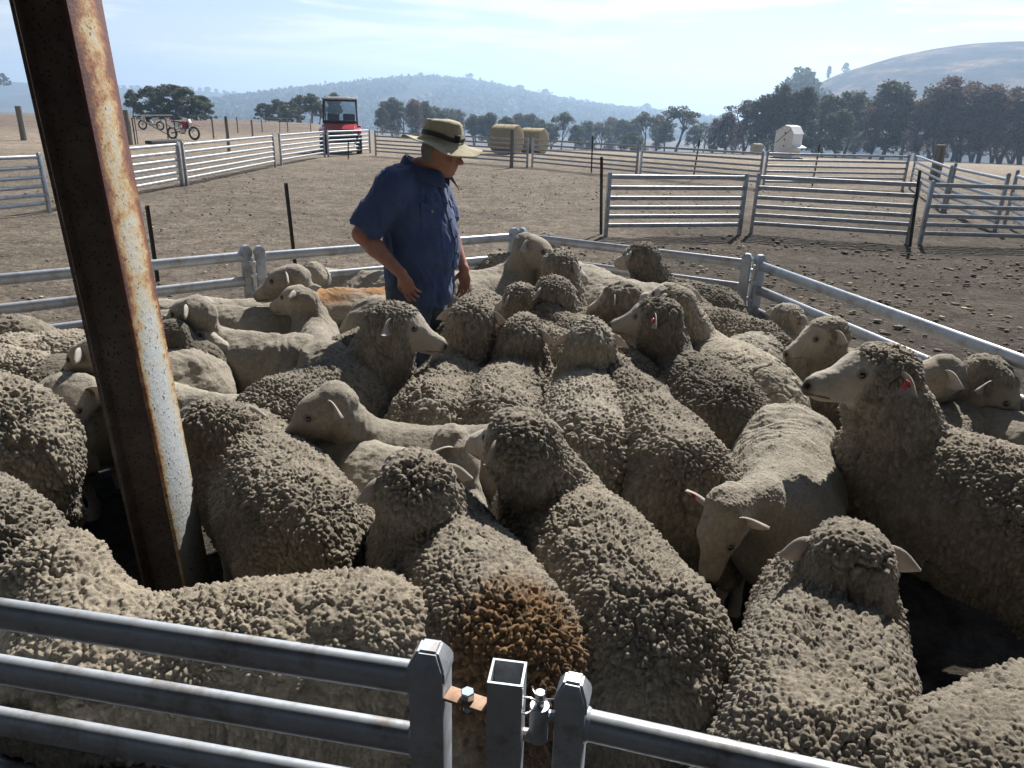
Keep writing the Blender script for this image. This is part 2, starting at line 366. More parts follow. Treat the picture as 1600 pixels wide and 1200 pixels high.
def mat_rust():
    # rust bites in from the flange edges and from the top; old pale paint survives lower down
    t = NT('rusted_painted_steel'); tc = t.co(); sp = t.n('ShaderNodeSeparateXYZ'); t.l(tc, sp.inputs[0])
    n1 = t.noise(5, 8, 0.7, t.co(scale=(1, 1, 1.3)), 0.5); n2 = t.noise(30, 6, 0.7); n3 = t.noise(90, 3, 0.6)
    edge = t.math('MULTIPLY', t.math('ABSOLUTE', sp.outputs[1]), 10.5)           # 0 mid flange .. 1 edge
    edge = t.math('POWER', edge, 2.2)
    hgt = t.math('MULTIPLY', t.math('SUBTRACT', sp.outputs[2], 1.15), 0.44)
    v = t.math('ADD', t.math('ADD', t.math('MULTIPLY', edge, 0.85), hgt), t.math('MULTIPLY', n1, 1.25))
    v = t.math('ADD', v, t.math('MULTIPLY', t.math('SUBTRACT', n2, 0.5), 0.75))
    v = t.math('MULTIPLY', v, 0.62)
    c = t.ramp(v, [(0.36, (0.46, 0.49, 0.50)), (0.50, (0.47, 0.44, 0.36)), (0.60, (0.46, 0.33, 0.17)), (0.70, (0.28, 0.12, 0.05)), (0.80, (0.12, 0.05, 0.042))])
    c = t.mix(t.ramp(n3, [(0.60, (0, 0, 0)), (0.68, (1, 1, 1))]), c, (0.10, 0.05, 0.03))
    M['rust'] = t.set(c, 0.7, 0.0, t.math('ADD', n2, n3), 0.35, 0.004)
    t = NT('rust_dark'); n = t.noise(7, 8, 0.7); v = t.n('ShaderNodeTexVoronoi'); v.inputs['Scale'].default_value = 70; t.l(t.co(), v.inputs['Vector'])
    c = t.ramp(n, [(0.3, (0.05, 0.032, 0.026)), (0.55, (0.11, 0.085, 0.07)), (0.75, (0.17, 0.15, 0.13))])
    c = t.mix(t.ramp(v.outputs['Distance'], [(0.16, (1, 1, 1)), (0.3, (0, 0, 0))]), c, (0.025, 0.016, 0.013))
    M['rust_dark'] = t.set(c, 0.8, 0.0, t.noise(60, 5), 0.4, 0.004)
    t = NT('rust_strap'); M['rust_strap'] = t.set(t.ramp(t.noise(60, 6, 0.7), [(0.3, (0.24, 0.12, 0.065)), (0.7, (0.40, 0.27, 0.18))]), 0.7)
mat_rust()
def mat_ground():
    t = NT('dirt'); P = t.co('Object'); a = t.n('ShaderNodeAttribute', attribute_name='Col')
    n4 = t.noise(3.2, 7, 0.7, P); n1 = t.noise(0.6, 8, 0.62, P); n2 = t.noise(15, 9, 0.72, P); n3 = t.noise(48, 5, 0.7, P)
    c = t.mix(1.0, a.outputs['Color'], t.ramp(n2, [(0.30, (0.42, 0.41, 0.40)), (0.5, (0.95, 0.95, 0.95)), (0.70, (1.6, 1.56, 1.5))]), 'MULTIPLY')
    c = t.mix(1.0, c, t.ramp(n1, [(0.3, (0.75, 0.74, 0.73)), (0.7, (1.22, 1.2, 1.16))]), 'MULTIPLY')
    c = t.mix(1.0, c, t.ramp(n4, [(0.36, (0.66, 0.65, 0.64)), (0.62, (1.25, 1.24, 1.22))]), 'MULTIPLY')
    c = t.mix(t.ramp(n3, [(0.60, (0, 0, 0)), (0.74, (0.55,) * 3)]), c, (0.36, 0.29, 0.21))
    h = t.math('ADD', t.math('MULTIPLY', n2, 1.0), t.math('MULTIPLY', n3, 0.5))
    M['ground'] = t.set(c, 0.95, 0, t.math('ADD', h, n4), 1.0, 0.08, spec=0.1)
    t = NT('clod'); a = t.n('ShaderNodeObjectInfo'); c = t.ramp(t.noise(14, 5, 0.7), [(0.3, (0.12, 0.10, 0.08)), (0.6, (0.25, 0.21, 0.165)), (0.8, (0.38, 0.33, 0.26))])
    M['clod'] = t.set(c, 0.95, 0, t.noise(120, 4), 0.7, 0.01, spec=0.1)
mat_ground()
def mat_hill(name, c0, c1, c2, sc=0.02):
    t = NT(name); n1 = t.noise(sc, 8, 0.6, t.co(scale=(1, 1, 4.5))); n2 = t.noise(sc * 8, 6, 0.7)
    c = t.ramp(n1, [(0.32, c0), (0.5, c1), (0.66, c2)]); c = t.mix(1.0, c, t.ramp(n2, [(0.3, (0.7,) * 3), (0.7, (1.3,) * 3)]), 'MULTIPLY')
    M[name] = t.set(c, 1.0, 0, n2, 1.0, 3.0, spec=0.0)
mat_hill('grass_hill', (0.035, 0.032, 0.03), (0.085, 0.07, 0.055), (0.30, 0.20, 0.13), 0.02)
mat_hill('wooded_hill', (0.03, 0.035, 0.025), (0.055, 0.055, 0.04), (0.12, 0.095, 0.07), 0.01)
def mat_leaf(name, c0, c1):
    t = NT(name); g = t.n('ShaderNodeNewGeometry'); c = t.mix(g.outputs['Random Per Island'], c0, c1)
    tr = t.n('ShaderNodeBsdfTranslucent'); t.l(c, tr.inputs[0]); t.set(c, 0.7, spec=0.25); ms = t.n('ShaderNodeMixShader'); ms.inputs[0].default_value = 0.3
    t.l(t.b.outputs[0], ms.inputs[1]); t.l(tr.outputs[0], ms.inputs[2]); t.l(ms.outputs[0], t.t.nodes['Material Output'].inputs[0]); M[name] = t.m
mat_leaf('leaf_green', (0.07, 0.085, 0.05), (0.15, 0.165, 0.095)); mat_leaf('leaf_dark', (0.06, 0.07, 0.05), (0.125, 0.13, 0.09))
mat_leaf('leaf_brown', (0.095, 0.07, 0.056), (0.19, 0.135, 0.105)); simple('bark', (0.10, 0.085, 0.07), 0.9)
#PART2
# ------------------------------------------------------------------ ground
def gz(x, y):
    r = np.hypot(x, y); az = np.degrees(np.arctan2(x, y))
    sl = np.interp(az, [-180, -60, -25, -15, -8, 0, 15, 40, 180], [.01, .004, .006, .010, .034, .044, .040, .034, .02])
    return -np.maximum(0, np.minimum(r, 175) - 36) * sl - np.clip(r - 175, 0, 300) * 0.07
def ground():
    az = np.radians(np.concatenate([np.arange(-180, -56, 4), np.arange(-56, 56, 0.28), np.arange(56, 180.1, 4)]))
    rr = np.concatenate([[0.0, 0.5], 0.9 * 1.0125 ** np.arange(0, 290), np.geomspace(36, 3400, 60)])
    A, Rr = np.meshgrid(az, rr); x = (Rr * np.sin(A)).ravel(); y = (Rr * np.cos(A)).ravel(); z = gz(x, y)
    P = np.stack([x, y, z * 0], 1).astype(np.float32); r = np.hypot(x, y)
    near = np.clip(1 - r / 45, 0, 1)
    z = z + near * ((fbm(P * 2.2, 4, 3) - 0.5) * 0.07 + (fbm(P * 13, 3, 9) - 0.5) * 0.045) - 0.01
    z = z + np.clip((r - 60) / 300, 0, 1) * (fbm(P * 0.02, 3, 5) - 0.5) * 3
    V = np.stack([x, y, z], 1); nA = len(az); nR = len(rr)
    i, j = np.meshgrid(np.arange(nR - 1), np.arange(nA - 1), indexing='ij'); i = i.ravel(); j = j.ravel()
    Q = np.stack([i * nA + j, i * nA + j + 1, (i + 1) * nA + j + 1, (i + 1) * nA + j], 1)[:, ::-1]
    me = mesh_np('ground', V, Q)
    n1 = fbm(P * 0.35, 4, 1); n2 = fbm(P * 0.05, 4, 2)
    yard = np.array([.200, .174, .146]); dark = np.array([.104, .090, .077]); straw = np.array([.29, .25, .205]); red = np.array([.16, .132, .112])
    azd = np.degrees(np.arctan2(x, y))
    wd = sstep(10.5, 7.0, y + (n1 - .5) * 5 - np.clip(x, 0, 4) * 1.6 + np.clip(-x - .5, 0, 4) * 1.3)
    c = yard * (1 - wd[:, None]) + dark * wd[:, None]
    wf = sstep(24, 38, r + (n1 - .5) * 12)[:, None]
    wr = (sstep(-4, -20, azd) * sstep(45, 75, r) * (0.6 + n2 * .6))[:, None].clip(0, 1)
    c = c * (1 - wf) + (straw * (1 - wr) + red * wr) * wf
    burn = (sstep(112, 128, r + (n1 - .5) * 20) * sstep(-14, -2, azd))[:, None]; c = c * (1 - burn) + np.array([.060, .052, .048]) * burn
    wood = sstep(190, 290, r)[:, None]; c = c * (1 - wood) + np.array([.10, .085, .065]) * wood
    set_col(me, c); mkobj('ground', me, M['ground'])['kind'] = 'structure'
ground()
def gp(u, v, z=0.0):
    """ground point under a pixel"""
    d = ray(u, v); p = at(u, v, z)
    for _ in range(12):
        t = (float(gz(p.x, p.y)) + z - CAM_H) / d.z; q = Vector((d.x * t, d.y * t, CAM_H + d.z * t)); p = p.lerp(q, .7)
    return p
def on_ground(x, y): return Vector((x, y, float(gz(x, y))))

# clods, dung and straw lying on the soil
def clods():
    bm = bmesh.new(); bmesh.ops.create_icosphere(bm, subdivisions=1, radius=1)
    V0 = np.array([v.co[:] for v in bm.verts]); F0 = np.array([[v.index for v in f.verts] for f in bm.faces]); bm.free()
    def scatter(n, name, rmin, rmax, size, mat, flat, az0=-44, az1=44):
        g = np.random.default_rng(n); r = np.sqrt(g.random(n) * (rmax ** 2 - rmin ** 2) + rmin ** 2) if rmax > 12 else rmin + (rmax - rmin) * g.random(n)
        a = np.radians(g.uniform(az0, az1, n)); x = r * np.sin(a); y = r * np.cos(a)
        keep = vnoise(np.stack([x, y, x * 0], 1) * .8, 2) > 0.38; x, y = x[keep], y[keep]; n = len(x)
        s = size * (0.35 + g.random(n) ** 3 * 1.6); sc = np.stack([s * g.uniform(.7, 1.6, n), s * g.uniform(.7, 1.6, n), s * flat * g.uniform(.5, 1.2, n)], 1)
        th = g.uniform(0, 6.28, n); c, q = np.cos(th), np.sin(th)
        L = V0[None] * sc[:, None] * (1 + .35 * (g.random((n, len(V0), 1)) - .5))
        X = L[..., 0] * c[:, None] - L[..., 1] * q[:, None] + x[:, None]; Y = L[..., 0] * q[:, None] + L[..., 1] * c[:, None] + y[:, None]
        Z = L[..., 2] + gz(x, y)[:, None] + 0.004
        V = np.stack([X, Y, Z], -1).reshape(-1, 3); F = (F0[None] + (np.arange(n) * len(V0))[:, None, None]).reshape(-1, 3)
        tag(mkobj(name, mesh_np(name, V, F), mat), kind='stuff')
    scatter(7000, 'dirt_clods', 1.6, 24, 0.013, M['clod'], 0.6)
    scatter(3200, 'dry_dung', 3, 13, 0.020, M['clod'], 0.5, 4, 44)
    scatter(1800, 'straw_litter', 2, 22, 0.016, M['straw'], 0.25)
clods()

# ------------------------------------------------------------------ hills
def ridge(name, D, prof, depth, mat, base=-28, nx=260, rough=0.03, seed=0):
    us = np.array([p[0] for p in prof]); X = []; Z = []
    for u in np.linspace(us[0], us[-1], nx):
        v = np.interp(u, us, [p[1] for p in prof]); p = atd(u, v, D); X.append(p.x); Z.append(p.z)
    X = np.array(X); Z = np.array(Z); k = np.hanning(9); k /= k.sum(); Z = np.convolve(np.pad(Z, 4, 'edge'), k, 'valid')
    t = np.linspace(-1, 1, 60); T, XX = np.meshgrid(t, X, indexing='ij'); ZZ = np.tile(Z, (60, 1))
    sh = np.cos(T * np.pi / 2) ** 1.15; Y = D + T * depth * np.where(T < 0, 1, .7)
    P = np.stack([XX.ravel(), Y.ravel(), T.ravel() * 0], 1) / depth
    nz = (fbm(P * 3.5, 5, seed) - .5).reshape(T.shape) * (Z.max() - base) * rough * 8 * (1 - np.abs(sh - .5) ** 2 * 4 * (sh > .5))
    H = base + (ZZ - base) * sh + nz * np.sin(np.pi * np.clip(sh, 0, 1))
    V = np.stack([XX.ravel(), Y.ravel(), H.ravel()], 1); n = len(X)
    i, j = np.meshgrid(np.arange(59), np.arange(n - 1), indexing='ij'); i = i.ravel(); j = j.ravel()
    Q = np.stack([i * n + j, i * n + j + 1, (i + 1) * n + j + 1, (i + 1) * n + j], 1)
    tag(mkobj(name, mesh_np(name, V, Q), mat), kind='structure')
PROF_C = [(330, 190), (380, 167), (430, 153), (500, 144), (560, 137), (620, 130), (680, 126), (730, 130), (780, 139), (830, 150), (880, 160), (930, 169), (1000, 176), (1060, 183), (1110, 194), (1180, 212)]
PROF_L = [(-500, 175), (-200, 150), (-60, 130), (0, 126), (50, 130), (130, 143), (190, 137), (250, 143), (320, 142), (400, 156), (480, 172), (560, 200)]
PROF_R = [(1200, 215), (1245, 172), (1265, 150), (1290, 130), (1330, 110), (1370, 98), (1410, 86), (1460, 76), (1510, 69), (1560, 66.5), (1640, 66), (1800, 74), (2000, 110), (2300, 190)]
ridge('wooded_hill', 1700, PROF_C, 700, M['wooded_hill'], seed=1)
ridge('left_hill', 2300, PROF_L, 700, M['wooded_hill'], seed=4)
ridge('grassy_hill', 800, PROF_R, 330, M['grass_hill'], base=-30, seed=7, rough=0.045)
ridge('far_ridge', 2900, [(900, 215), (1000, 196), (1100, 190), (1180, 192), (1260, 196), (1400, 200)], 500, M['wooded_hill'], seed=9)

# ------------------------------------------------------------------ trees
def tree_proto(kind, seed, H=10.0):
    g = random.Random(seed); q = np.random.default_rng(seed)
    trunk = MB(); tips = []
    leafm, spread, n_l, ls = {'gum': ('leaf_green', .42, 5200, .27), 'dense': ('leaf_dark', .40, 6500, .25), 'burnt': ('leaf_brown', .32, 6000, .20),
                              'bush': ('leaf_green', .62, 9000, .30), 'ever': ('leaf_green', .46, 8000, .27), 'open': ('leaf_green', .5, 2600, .26)}[kind]
    th = H * (.10 if kind in ('bush', 'dense', 'ever') else .15 if kind == 'burnt' else .20)
    def limb(p, d, L, r, lv):
        pts = [p]; 
        for i in range(4):
            d = (d + Vector((g.uniform(-.22, .22), g.uniform(-.22, .22), g.uniform(0, .18)))).normalized(); pts.append(pts[-1] + d * L / 4); pts[-1].z = min(pts[-1].z, H * .80 + .04 * (pts[-1].z - H * .8))
        trunk.tube(pts, [r * (1 - .16 * i) for i in range(5)], n=6 if lv < 2 else 4)
        if lv < 2:
            for _ in range(4 if lv == 0 else 3):
                a = g.uniform(0, 6.28); s = spread * g.uniform(.8, 1.6); limb(pts[g.choice([2, 3, 4])], Vector((math.cos(a) * s, math.sin(a) * s, 1)).normalized(), L * g.uniform(.55, .8), r * .5, lv + 1)
        else: tips.append(pts[-1])
    limb(Vector((0, 0, -.2)), Vector((g.uniform(-.1, .1), g.uniform(-.1, .1), 1)).normalized(), H * .42 + th, H * .028, 0)
    if kind in ('burnt', 'gum', 'dense'):
        limb(Vector((.1, .05, 0)), Vector((g.uniform(-.35, .35), g.uniform(-.3, .3), 1)).normalized(), H * .4, H * .02, 0)
    C = []; R = []
    for t in (tips if kind != 'bush' else []): C.append(np.array(t)); R.append(H * g.uniform(.06, .11))
    nc = {'open': 20, 'bush': 90, 'burnt': 60}.get(kind, 50)
    for _ in range(nc):
        a = g.uniform(0, 6.28); h = g.uniform(.0, 1); 
        prof = {'burnt': math.sin(math.pi * (h * .8 + .15)) ** .8 * .8, 'bush': math.sqrt(max(0, 1 - h * h)) * 1.25, 'dense': math.sin(math.pi * (h * .75 + .17)) ** .7, 'ever': math.sin(math.pi * (h * .6 + .3)) ** .7}.get(kind, math.sin(math.pi * (h * .55 + .35)))
        rr = spread * H * .62 * prof * math.sqrt(g.uniform(.15, 1)); z0 = th + {'open': .3, 'gum': .12, 'burnt': .0, 'dense': .04, 'ever': .04}.get(kind, .1) * H
        if kind == 'bush': z0 = 0.05 * H
        C.append(np.array([rr * math.cos(a), rr * math.sin(a), z0 + h * (H * .92 - z0)])); R.append(H * g.uniform(.05, .10))
    C = np.array(C); R = np.array(R); k = q.integers(0, len(C), n_l); v = q.normal(size=(n_l, 3)); v /= np.linalg.norm(v, axis=1)[:, None]
    P = C[k] + v * (R[k] * q.random(n_l) ** .4)[:, None] * np.array([1.15, 1.15, .8]); P[:, 2] = np.maximum(P[:, 2], .3) * min(1.2, H / np.percentile(P[:, 2], 99.5))
    a = q.normal(size=(n_l, 3)); a /= np.linalg.norm(a, axis=1)[:, None]; b = np.cross(a, q.normal(size=(n_l, 3))); b /= np.linalg.norm(b, axis=1)[:, None]
    s = (ls * q.uniform(.5, 1.3, n_l))[:, None]; V = np.stack([P - a * s * .9, P + b * s * .45, P + a * s * .9, P - b * s * .45], 1).reshape(-1, 3)
    Q = np.arange(n_l * 4).reshape(-1, 4)
    t = bpy.data.objects.new('tree', None); COL.objects.link(t)
    trunk.build('trunk', M['bark'], t); mkobj('crown', mesh_np('crown', V, Q, False), M[leafm], t)
    return t
_protos = {}; _tree_used = set()
def plant(kind, var, u, vt, D, label, group, name='tree', wid=1.0, vb=None):
    """tree standing on the ground at distance D under pixel column u, its top at pixel row vt"""
    key = (kind, var)
    if key not in _protos: _protos[key] = tree_proto(kind, hash_seed(kind) + var)
    src = _protos[key]
    o = src if key not in _tree_used else copy_tree(src); _tree_used.add(key)
    p = atd(u, vt, D)
    if vb is None: zb = float(gz(p.x, D)) - .1
    else: zb = atd(u, vb, D).z
    h = max(p.z - zb, .5); o.name = name; o.location = (p.x, D, zb); s = h / 10
    o.scale = (s * wid, s * wid, s); o.rotation_euler = (0, 0, random.uniform(0, 6.28)); tag(o, label, 'tree', group); return o
def hash_seed(s): return sum(ord(c) * (i + 3) for i, c in enumerate(s))
G_R = 'trees in the long row behind the pale field on the right'
row = [('burnt', 0, 1118, 186, 150, 1.2, 'small brown scorched tree at the left end of the long tree row'),
       ('burnt', 1, 1140, 176, 148, 1.3, 'low rust brown tree second from the left end of the row'),
       ('burnt', 2, 1172, 158, 142, 1.2, 'brown scorched tree left of the tall dark tree behind the white feeder'),
       ('dense', 0, 1196, 150, 138, .9, 'dark grey green tree just left of the white feeder'),
       ('dense', 1, 1222, 134, 136, .85, 'tall dark tree directly behind the white feeder'),
       ('dense', 2, 1262, 138, 134, .95, 'dark tree just right of the white feeder'),
       ('ever', 0, 1300, 150, 140, 1.0, 'bright green tree with a flat crown between two dark trees'),
       ('ever', 1, 1335, 145, 145, 1.0, 'green rounded tree left of the big domed tree'),
       ('gum', 1, 1318, 172, 128, 1.0, 'low open tree in front of the green crowns'),
       ('dense', 0, 1400, 129, 130, 1.25, 'big domed grey green tree in the middle of the row'),
       ('burnt', 0, 1375, 160, 128, 1.1, 'thin scorched tree at the left side of the big domed tree'),
       ('burnt', 1, 1450, 154, 130, 1.2, 'short brown tree right of the big domed tree'),
       ('burnt', 2, 1492, 122, 128, 1.25, 'tallest brown scorched tree with many bare stems'),
       ('burnt', 0, 1525, 130, 130, 1.1, 'brown scorched tree right of the tallest brown one'),
       ('burnt', 1, 1556, 134, 127, 1.2, 'brown tree above the small white tank'),
       ('burnt', 2, 1590, 138, 128, 1.2, 'brown tree at the right edge of the picture'),
       ('burnt', 0, 1625, 135, 128, 1.2, 'last brown tree past the right end of the fence')]
for k, var, u, vt, D, w, lb in row: plant(k, var, u, vt, D, lb, G_R, 'scorched_tree' if k == 'burnt' else 'eucalyptus_tree', w)
for u, vt, D, k in ((1150, 192, 165, 'burnt'), (1240, 170, 160, 'dense'), (1285, 168, 160, 'burnt'), (1350, 165, 158, 'dense'), (1425, 160, 158, 'burnt'), (1470, 158, 155, 'burnt'), (1508, 160, 155, 'dense'), (1540, 155, 152, 'burnt'), (1572, 160, 150, 'burnt'), (1605, 155, 150, 'burnt'), (1208, 175, 158, 'burnt')):
    plant(k, 1 if k == 'dense' else 2, u, vt, D, 'dim tree filling a gap at the back of the long tree row', G_R, 'scorched_tree' if k == 'burnt' else 'eucalyptus_tree', 1.3)
G_L = 'clump of rounded trees beyond the motorbike'
for i, (u, vt, D, w, lb) in enumerate([(203, 141, 120, 1.0, 'small tree at the left side of the rounded clump beside the rusty post'), (232, 136, 118, 1.3, 'rounded tree second from left in the clump beyond the motorbike'),
        (262, 133, 116, 1.35, 'tallest rounded tree of the clump above the motorbike'), (288, 138, 114, 1.4, 'rounded tree right of the tallest in the clump'), (310, 150, 116, 1.3, 'low tree at the right end of the clump beyond the motorbike')]):
    plant('bush' if i else 'gum', i % 2, u, vt, D, lb, G_L, 'eucalyptus_tree', w)
G_U = 'trees left of the utility vehicle'
for i, (u, vt, D, w) in enumerate([(412, 162, 150, 1.3), (432, 156, 150, 1.4), (452, 158, 140, 1.4), (468, 149, 150, 1.0), (485, 147, 145, 1.1), (497, 158, 140, 1.1), (522, 146, 170, 1.0)]):
    plant('bush' if i < 3 else 'gum', i % 3, u, vt, D, 'hazy grey green tree in the group left of the red utility vehicle', G_U, 'eucalyptus_tree', w)
G_M = 'hazy trees in the valley behind the far fence'
for i, (u, vt, D, w, vb) in enumerate([(596, 168, 190, .9, None), (612, 154, 200, 1.0, None), (628, 160, 200, 1.0, None), (646, 156, 190, 1.1, None), (662, 160, 200, 1, None), (680, 168, 230, 1.1, None), (700, 170, 230, 1, None), (716, 172, 240, 1, None),
        (741, 180, 190, 1.1, None), (765, 177, 190, 1.2, None), (792, 183, 180, 1.3, None), (812, 178, 240, 1.1, None), (828, 179, 240, 1.2, None), (846, 188, 220, 1.1, None), (880, 176, 190, 1.0, None), (862, 194, 210, 1.1, None), (900, 196, 200, 1.1, None), (918, 190, 230, 1.3, None),
        (940, 192, 220, 1.2, None), (955, 184, 260, 1.2, None), (975, 188, 230, 1.2, None), (990, 187, 230, 1.1, None), (1011, 176, 185, 1.1, None), (1030, 180, 200, 1.0, None), (1042, 192, 190, 1.1, None), (1088, 196, 200, 1.1, None), (1102, 192, 220, 1.0, None)]):
    plant(['gum', 'dense', 'open', 'burnt'][i % 4] if i % 5 else 'gum', i % 2, u, vt, D, 'hazy grey green tree standing in the valley behind the far fence', G_M, 'eucalyptus_tree', w)
plant('open', 0, 1062, 167, 178, 'open branched tree with a forked pale trunk behind the far fence', None, 'eucalyptus_tree', 1.5)
plant('bush', 1, 990, 206, 172, 'low yellow green bush in front of the hazy valley trees', None, 'bush', 1.7)
plant('gum', 0, 1261, 110, 420, 'tall hazy tree standing above the row at the foot of the grassy hill', None, 'eucalyptus_tree', 1.0)
plant('burnt', 1, 1297, 103, 790, 'thin lone tree on the skyline at the left shoulder of the grassy hill', None, 'eucalyptus_tree', .9, vb=125)
plant('bush', 0, 1323, 98, 795, 'small round tree on the skyline of the grassy hill', None, 'eucalyptus_tree', .9, vb=113)
plant('bush', 1, 3, 115, 600, 'round tree on the skyline at the left edge of the picture', None, 'eucalyptus_tree', 1.2, vb=134)
rr = random.Random(3)
us_c = [p[0] for p in PROF_C]; vs_c = [p[1] for p in PROF_C]
for i in range(92):
    u = 385 + i * 7.9 + rr.uniform(-3, 3); v = float(np.interp(u, us_c, vs_c)); h = rr.uniform(3, 9) + (7 if rr.random() < .12 else 0)
    if 690 < u < 715: continue
    plant(rr.choice(['gum', 'dense', 'bush']), rr.choice([0, 1]), u, v - h, 1690, 'tiny tree on the skyline of the blue wooded hill', 'trees along the skyline of the wooded hill', 'eucalyptus_tree', rr.uniform(1.1, 1.7), vb=v + 3)
plant('open', 0, 734, 114, 1690, 'tallest tree on the skyline of the blue wooded hill above the man', None, 'eucalyptus_tree', 1.3, vb=133)
us_l = [p[0] for p in PROF_L]; vs_l = [p[1] for p in PROF_L]
for i in range(26):
    u = 186 + i * 9.5 + rr.uniform(-4, 4); v = float(np.interp(u, us_l, vs_l)); h = rr.uniform(3, 8)
    plant(rr.choice(['gum', 'dense', 'bush']), rr.choice([0, 1]), u, v - h, 2290, 'tiny tree on the skyline of the low hill on the left', 'trees along the skyline of the left hill', 'eucalyptus_tree', rr.uniform(1.2, 2.0), vb=v + 3)
def woodland():
    src = _protos[('bush', 0)]; q = np.random.default_rng(5); V = []
    n = 26000; a = np.radians(q.uniform(-30, 16, n)); D = q.uniform(1000, 1680, n); x = D * np.tan(a)
    # leafy clumps all over the near face of the wooded hill
    dep = bpy.data.objects['wooded_hill']; hv, _ = get_vn(dep.data); nx = 260; gridx = hv[:nx, 0]; H = hv[:, 2].reshape(60, nx); Yv = hv[:, 1].reshape(60, nx)[:, 0]
    x = q.uniform(gridx[0], gridx[-1], n); D = q.uniform(1000, 1700, n)
    ix = np.clip(np.searchsorted(gridx, x), 0, nx - 1); iy = np.clip(np.searchsorted(Yv, D), 0, 59); z = H[iy, ix]
    keep = vnoise(np.stack([x, D, z * 0], 1) * .012, 3) > .35; x, D, z = x[keep], D[keep], z[keep]; n = len(x)
    h = q.uniform(4, 11, n); P = np.stack([x, D, z + h * .4], 1); V = []; 
    for k in range(4):
        c = P + q.normal(size=(n, 3)) * (h * .25)[:, None]; aa = q.normal(size=(n, 3)); aa /= np.linalg.norm(aa, axis=1)[:, None]; b = np.cross(aa, q.normal(size=(n, 3))); b /= np.linalg.norm(b, axis=1)[:, None]
        s = (h * .4)[:, None]; V.append(np.stack([c - aa * s, c + b * s * .7, c + aa * s, c - b * s * .7], 1))
    V = np.concatenate(V).reshape(-1, 3); tag(mkobj('woodland', mesh_np('woodland', V, np.arange(len(V)).reshape(-1, 4), False), M['leaf_dark']), kind='stuff')
woodland()

# ------------------------------------------------------------------ pen panels
RZ6 = [0.93, 0.76, 0.60, 0.45, 0.31, 0.17]
def post_mesh(parent, p, zt, w, ang, capped=True, name='post'):
    rot = Matrix.Rotation(ang, 3, 'Z'); base = Vector(p)
    m = MB()
    if capped:
        m.box(base + Vector((0, 0, (zt - .03) / 2)), (w, w, zt - .03), rot, .004)
        o = m.build(name, M['steel'], parent)
        c = MB(); e = w / 2 + .0025; f = w * .28; z0, z1, z2 = zt - .055, zt - .03, zt
        vs = []
        for z, h in ((z0, e), (z1, e), (z2, f)): vs.append([c.bm.verts.new(base + rot @ Vector((sx * h, sy * h, 0)) + Vector((0, 0, z))) for sx, sy in ((-1, -1), (1, -1), (1, 1), (-1, 1))])
        for a, b in zip(vs, vs[1:]):
            for k in range(4): c.bm.faces.new((a[k], a[(k + 1) % 4], b[(k + 1) % 4], b[k]))
        c.bm.faces.new(vs[0][::-1]); c.bm.faces.new(vs[-1]); bmesh.ops.bevel(c.bm, geom=list(c.bm.edges), offset=.004, segments=2, affect='EDGES')
        c.build('cap', M['steel'], o)
    else:
        t = .004; h = w / 2; H = zt
        for sx, sy, a, b in ((0, -1, w, t), (0, 1, w, t), (-1, 0, t, w - 2 * t), (1, 0, t, w - 2 * t)):
            m.box(base + rot @ Vector((sx * (h - t / 2), sy * (h - t / 2), 0)) + Vector((0, 0, H / 2)), (a, b, H), rot)
        o = m.build(name, M['steel'], parent)
    return o
def panel(P0, P1, label, group='galvanised sheep yard panels', zt=1.0, rz=RZ6, pw=.045, rh=.026, rw=.6, cat='fence panel', gap=.0, name='fence_panel', posts=(1, 1), n=12, thick0=1.0):
    P0 = Vector(P0); P1 = Vector(P1); d = (P1 - P0); L = d.length; ang = math.atan2(d.y, d.x); mid = (P0 + P1) / 2
    t = thing(name, label, cat, mid, ang, group); tilt = (P1.z - P0.z) / L
    for i, sx in enumerate((-1, 1)):
        if posts[i]: post_mesh(t, (sx * (L / 2), 0, sx * tilt * L / 2 - .02), zt + .02, pw, 0)
    e = L / 2 - pw / 2
    for i, z in enumerate(rz):
        r = rh * (thick0 if i == 0 else 1)
        m = MB(); m.tube([(x, 0, z + tilt * x) for x in np.linspace(-e - .002, e + .002, 3)], r, n, sx=rw)
        if n > 12:
            for q in (-1, 1): m.tube([(q * (e - .007), 0, z + tilt * q * e), (q * (e - .003), 0, z + tilt * q * e), (q * (e + .001), 0, z + tilt * q * e)], [r + .0005, r + .0035, r + .004], n, sx=rw * 1.05)
        m.build('rail', M['steel'], t)
    return t
def tp(u, v, z=0.99):      # foot of a post whose top shows at (u, v)
    p = at(u, v, z); return on_ground(p.x, p.y)
PG = 'outer yard fence panels'
T = lambda a: tp(*a)
O = [((-150, 246, 1.0), (60, 238, 1.0), 'panel at the far left ending left of the rusty post'),
     ((84, 236, 1.0), (276, 221, 1.0), 'panel passing behind the rusty post below the motorbike'),
     ((284, 221, 1.0), (426, 209, 1.0), 'panel right of the motorbike, left of the thick double post'),
     ((436, 208, 1.0), (505, 203, 1.0), 'short panel in front of the left wheel of the utility vehicle'),
     ((511, 203, 1.0), (577, 201, 1.0), 'short panel before the utility vehicle, next to the yard corner'),
     ((586, 203, 1.0), (825, 215, 1.0), 'far panel behind the hat of the man, left of the bales'),
     ((833, 215, 1.0), (998, 225, 1.0), 'far panel right of the hay bales'),
     ((1004, 225, 1.0), (1193, 236, 1.0), 'far panel left of the white feeder'),
     ((1200, 236, 1.0), (1421, 241, 1.0), 'far panel in front of the white feeder'),
     ((1433, 237, 1.05), (1488, 258, 1.0), 'short receding panel beside the thick wooden post'),
     ((1493, 258, 1.0), (1577, 270, 1.05), 'receding panel right of the thick wooden post'),
     ((1591, 265, 1.05), (1720, 300, 1.05), 'panel cut off by the right edge behind the front row')]
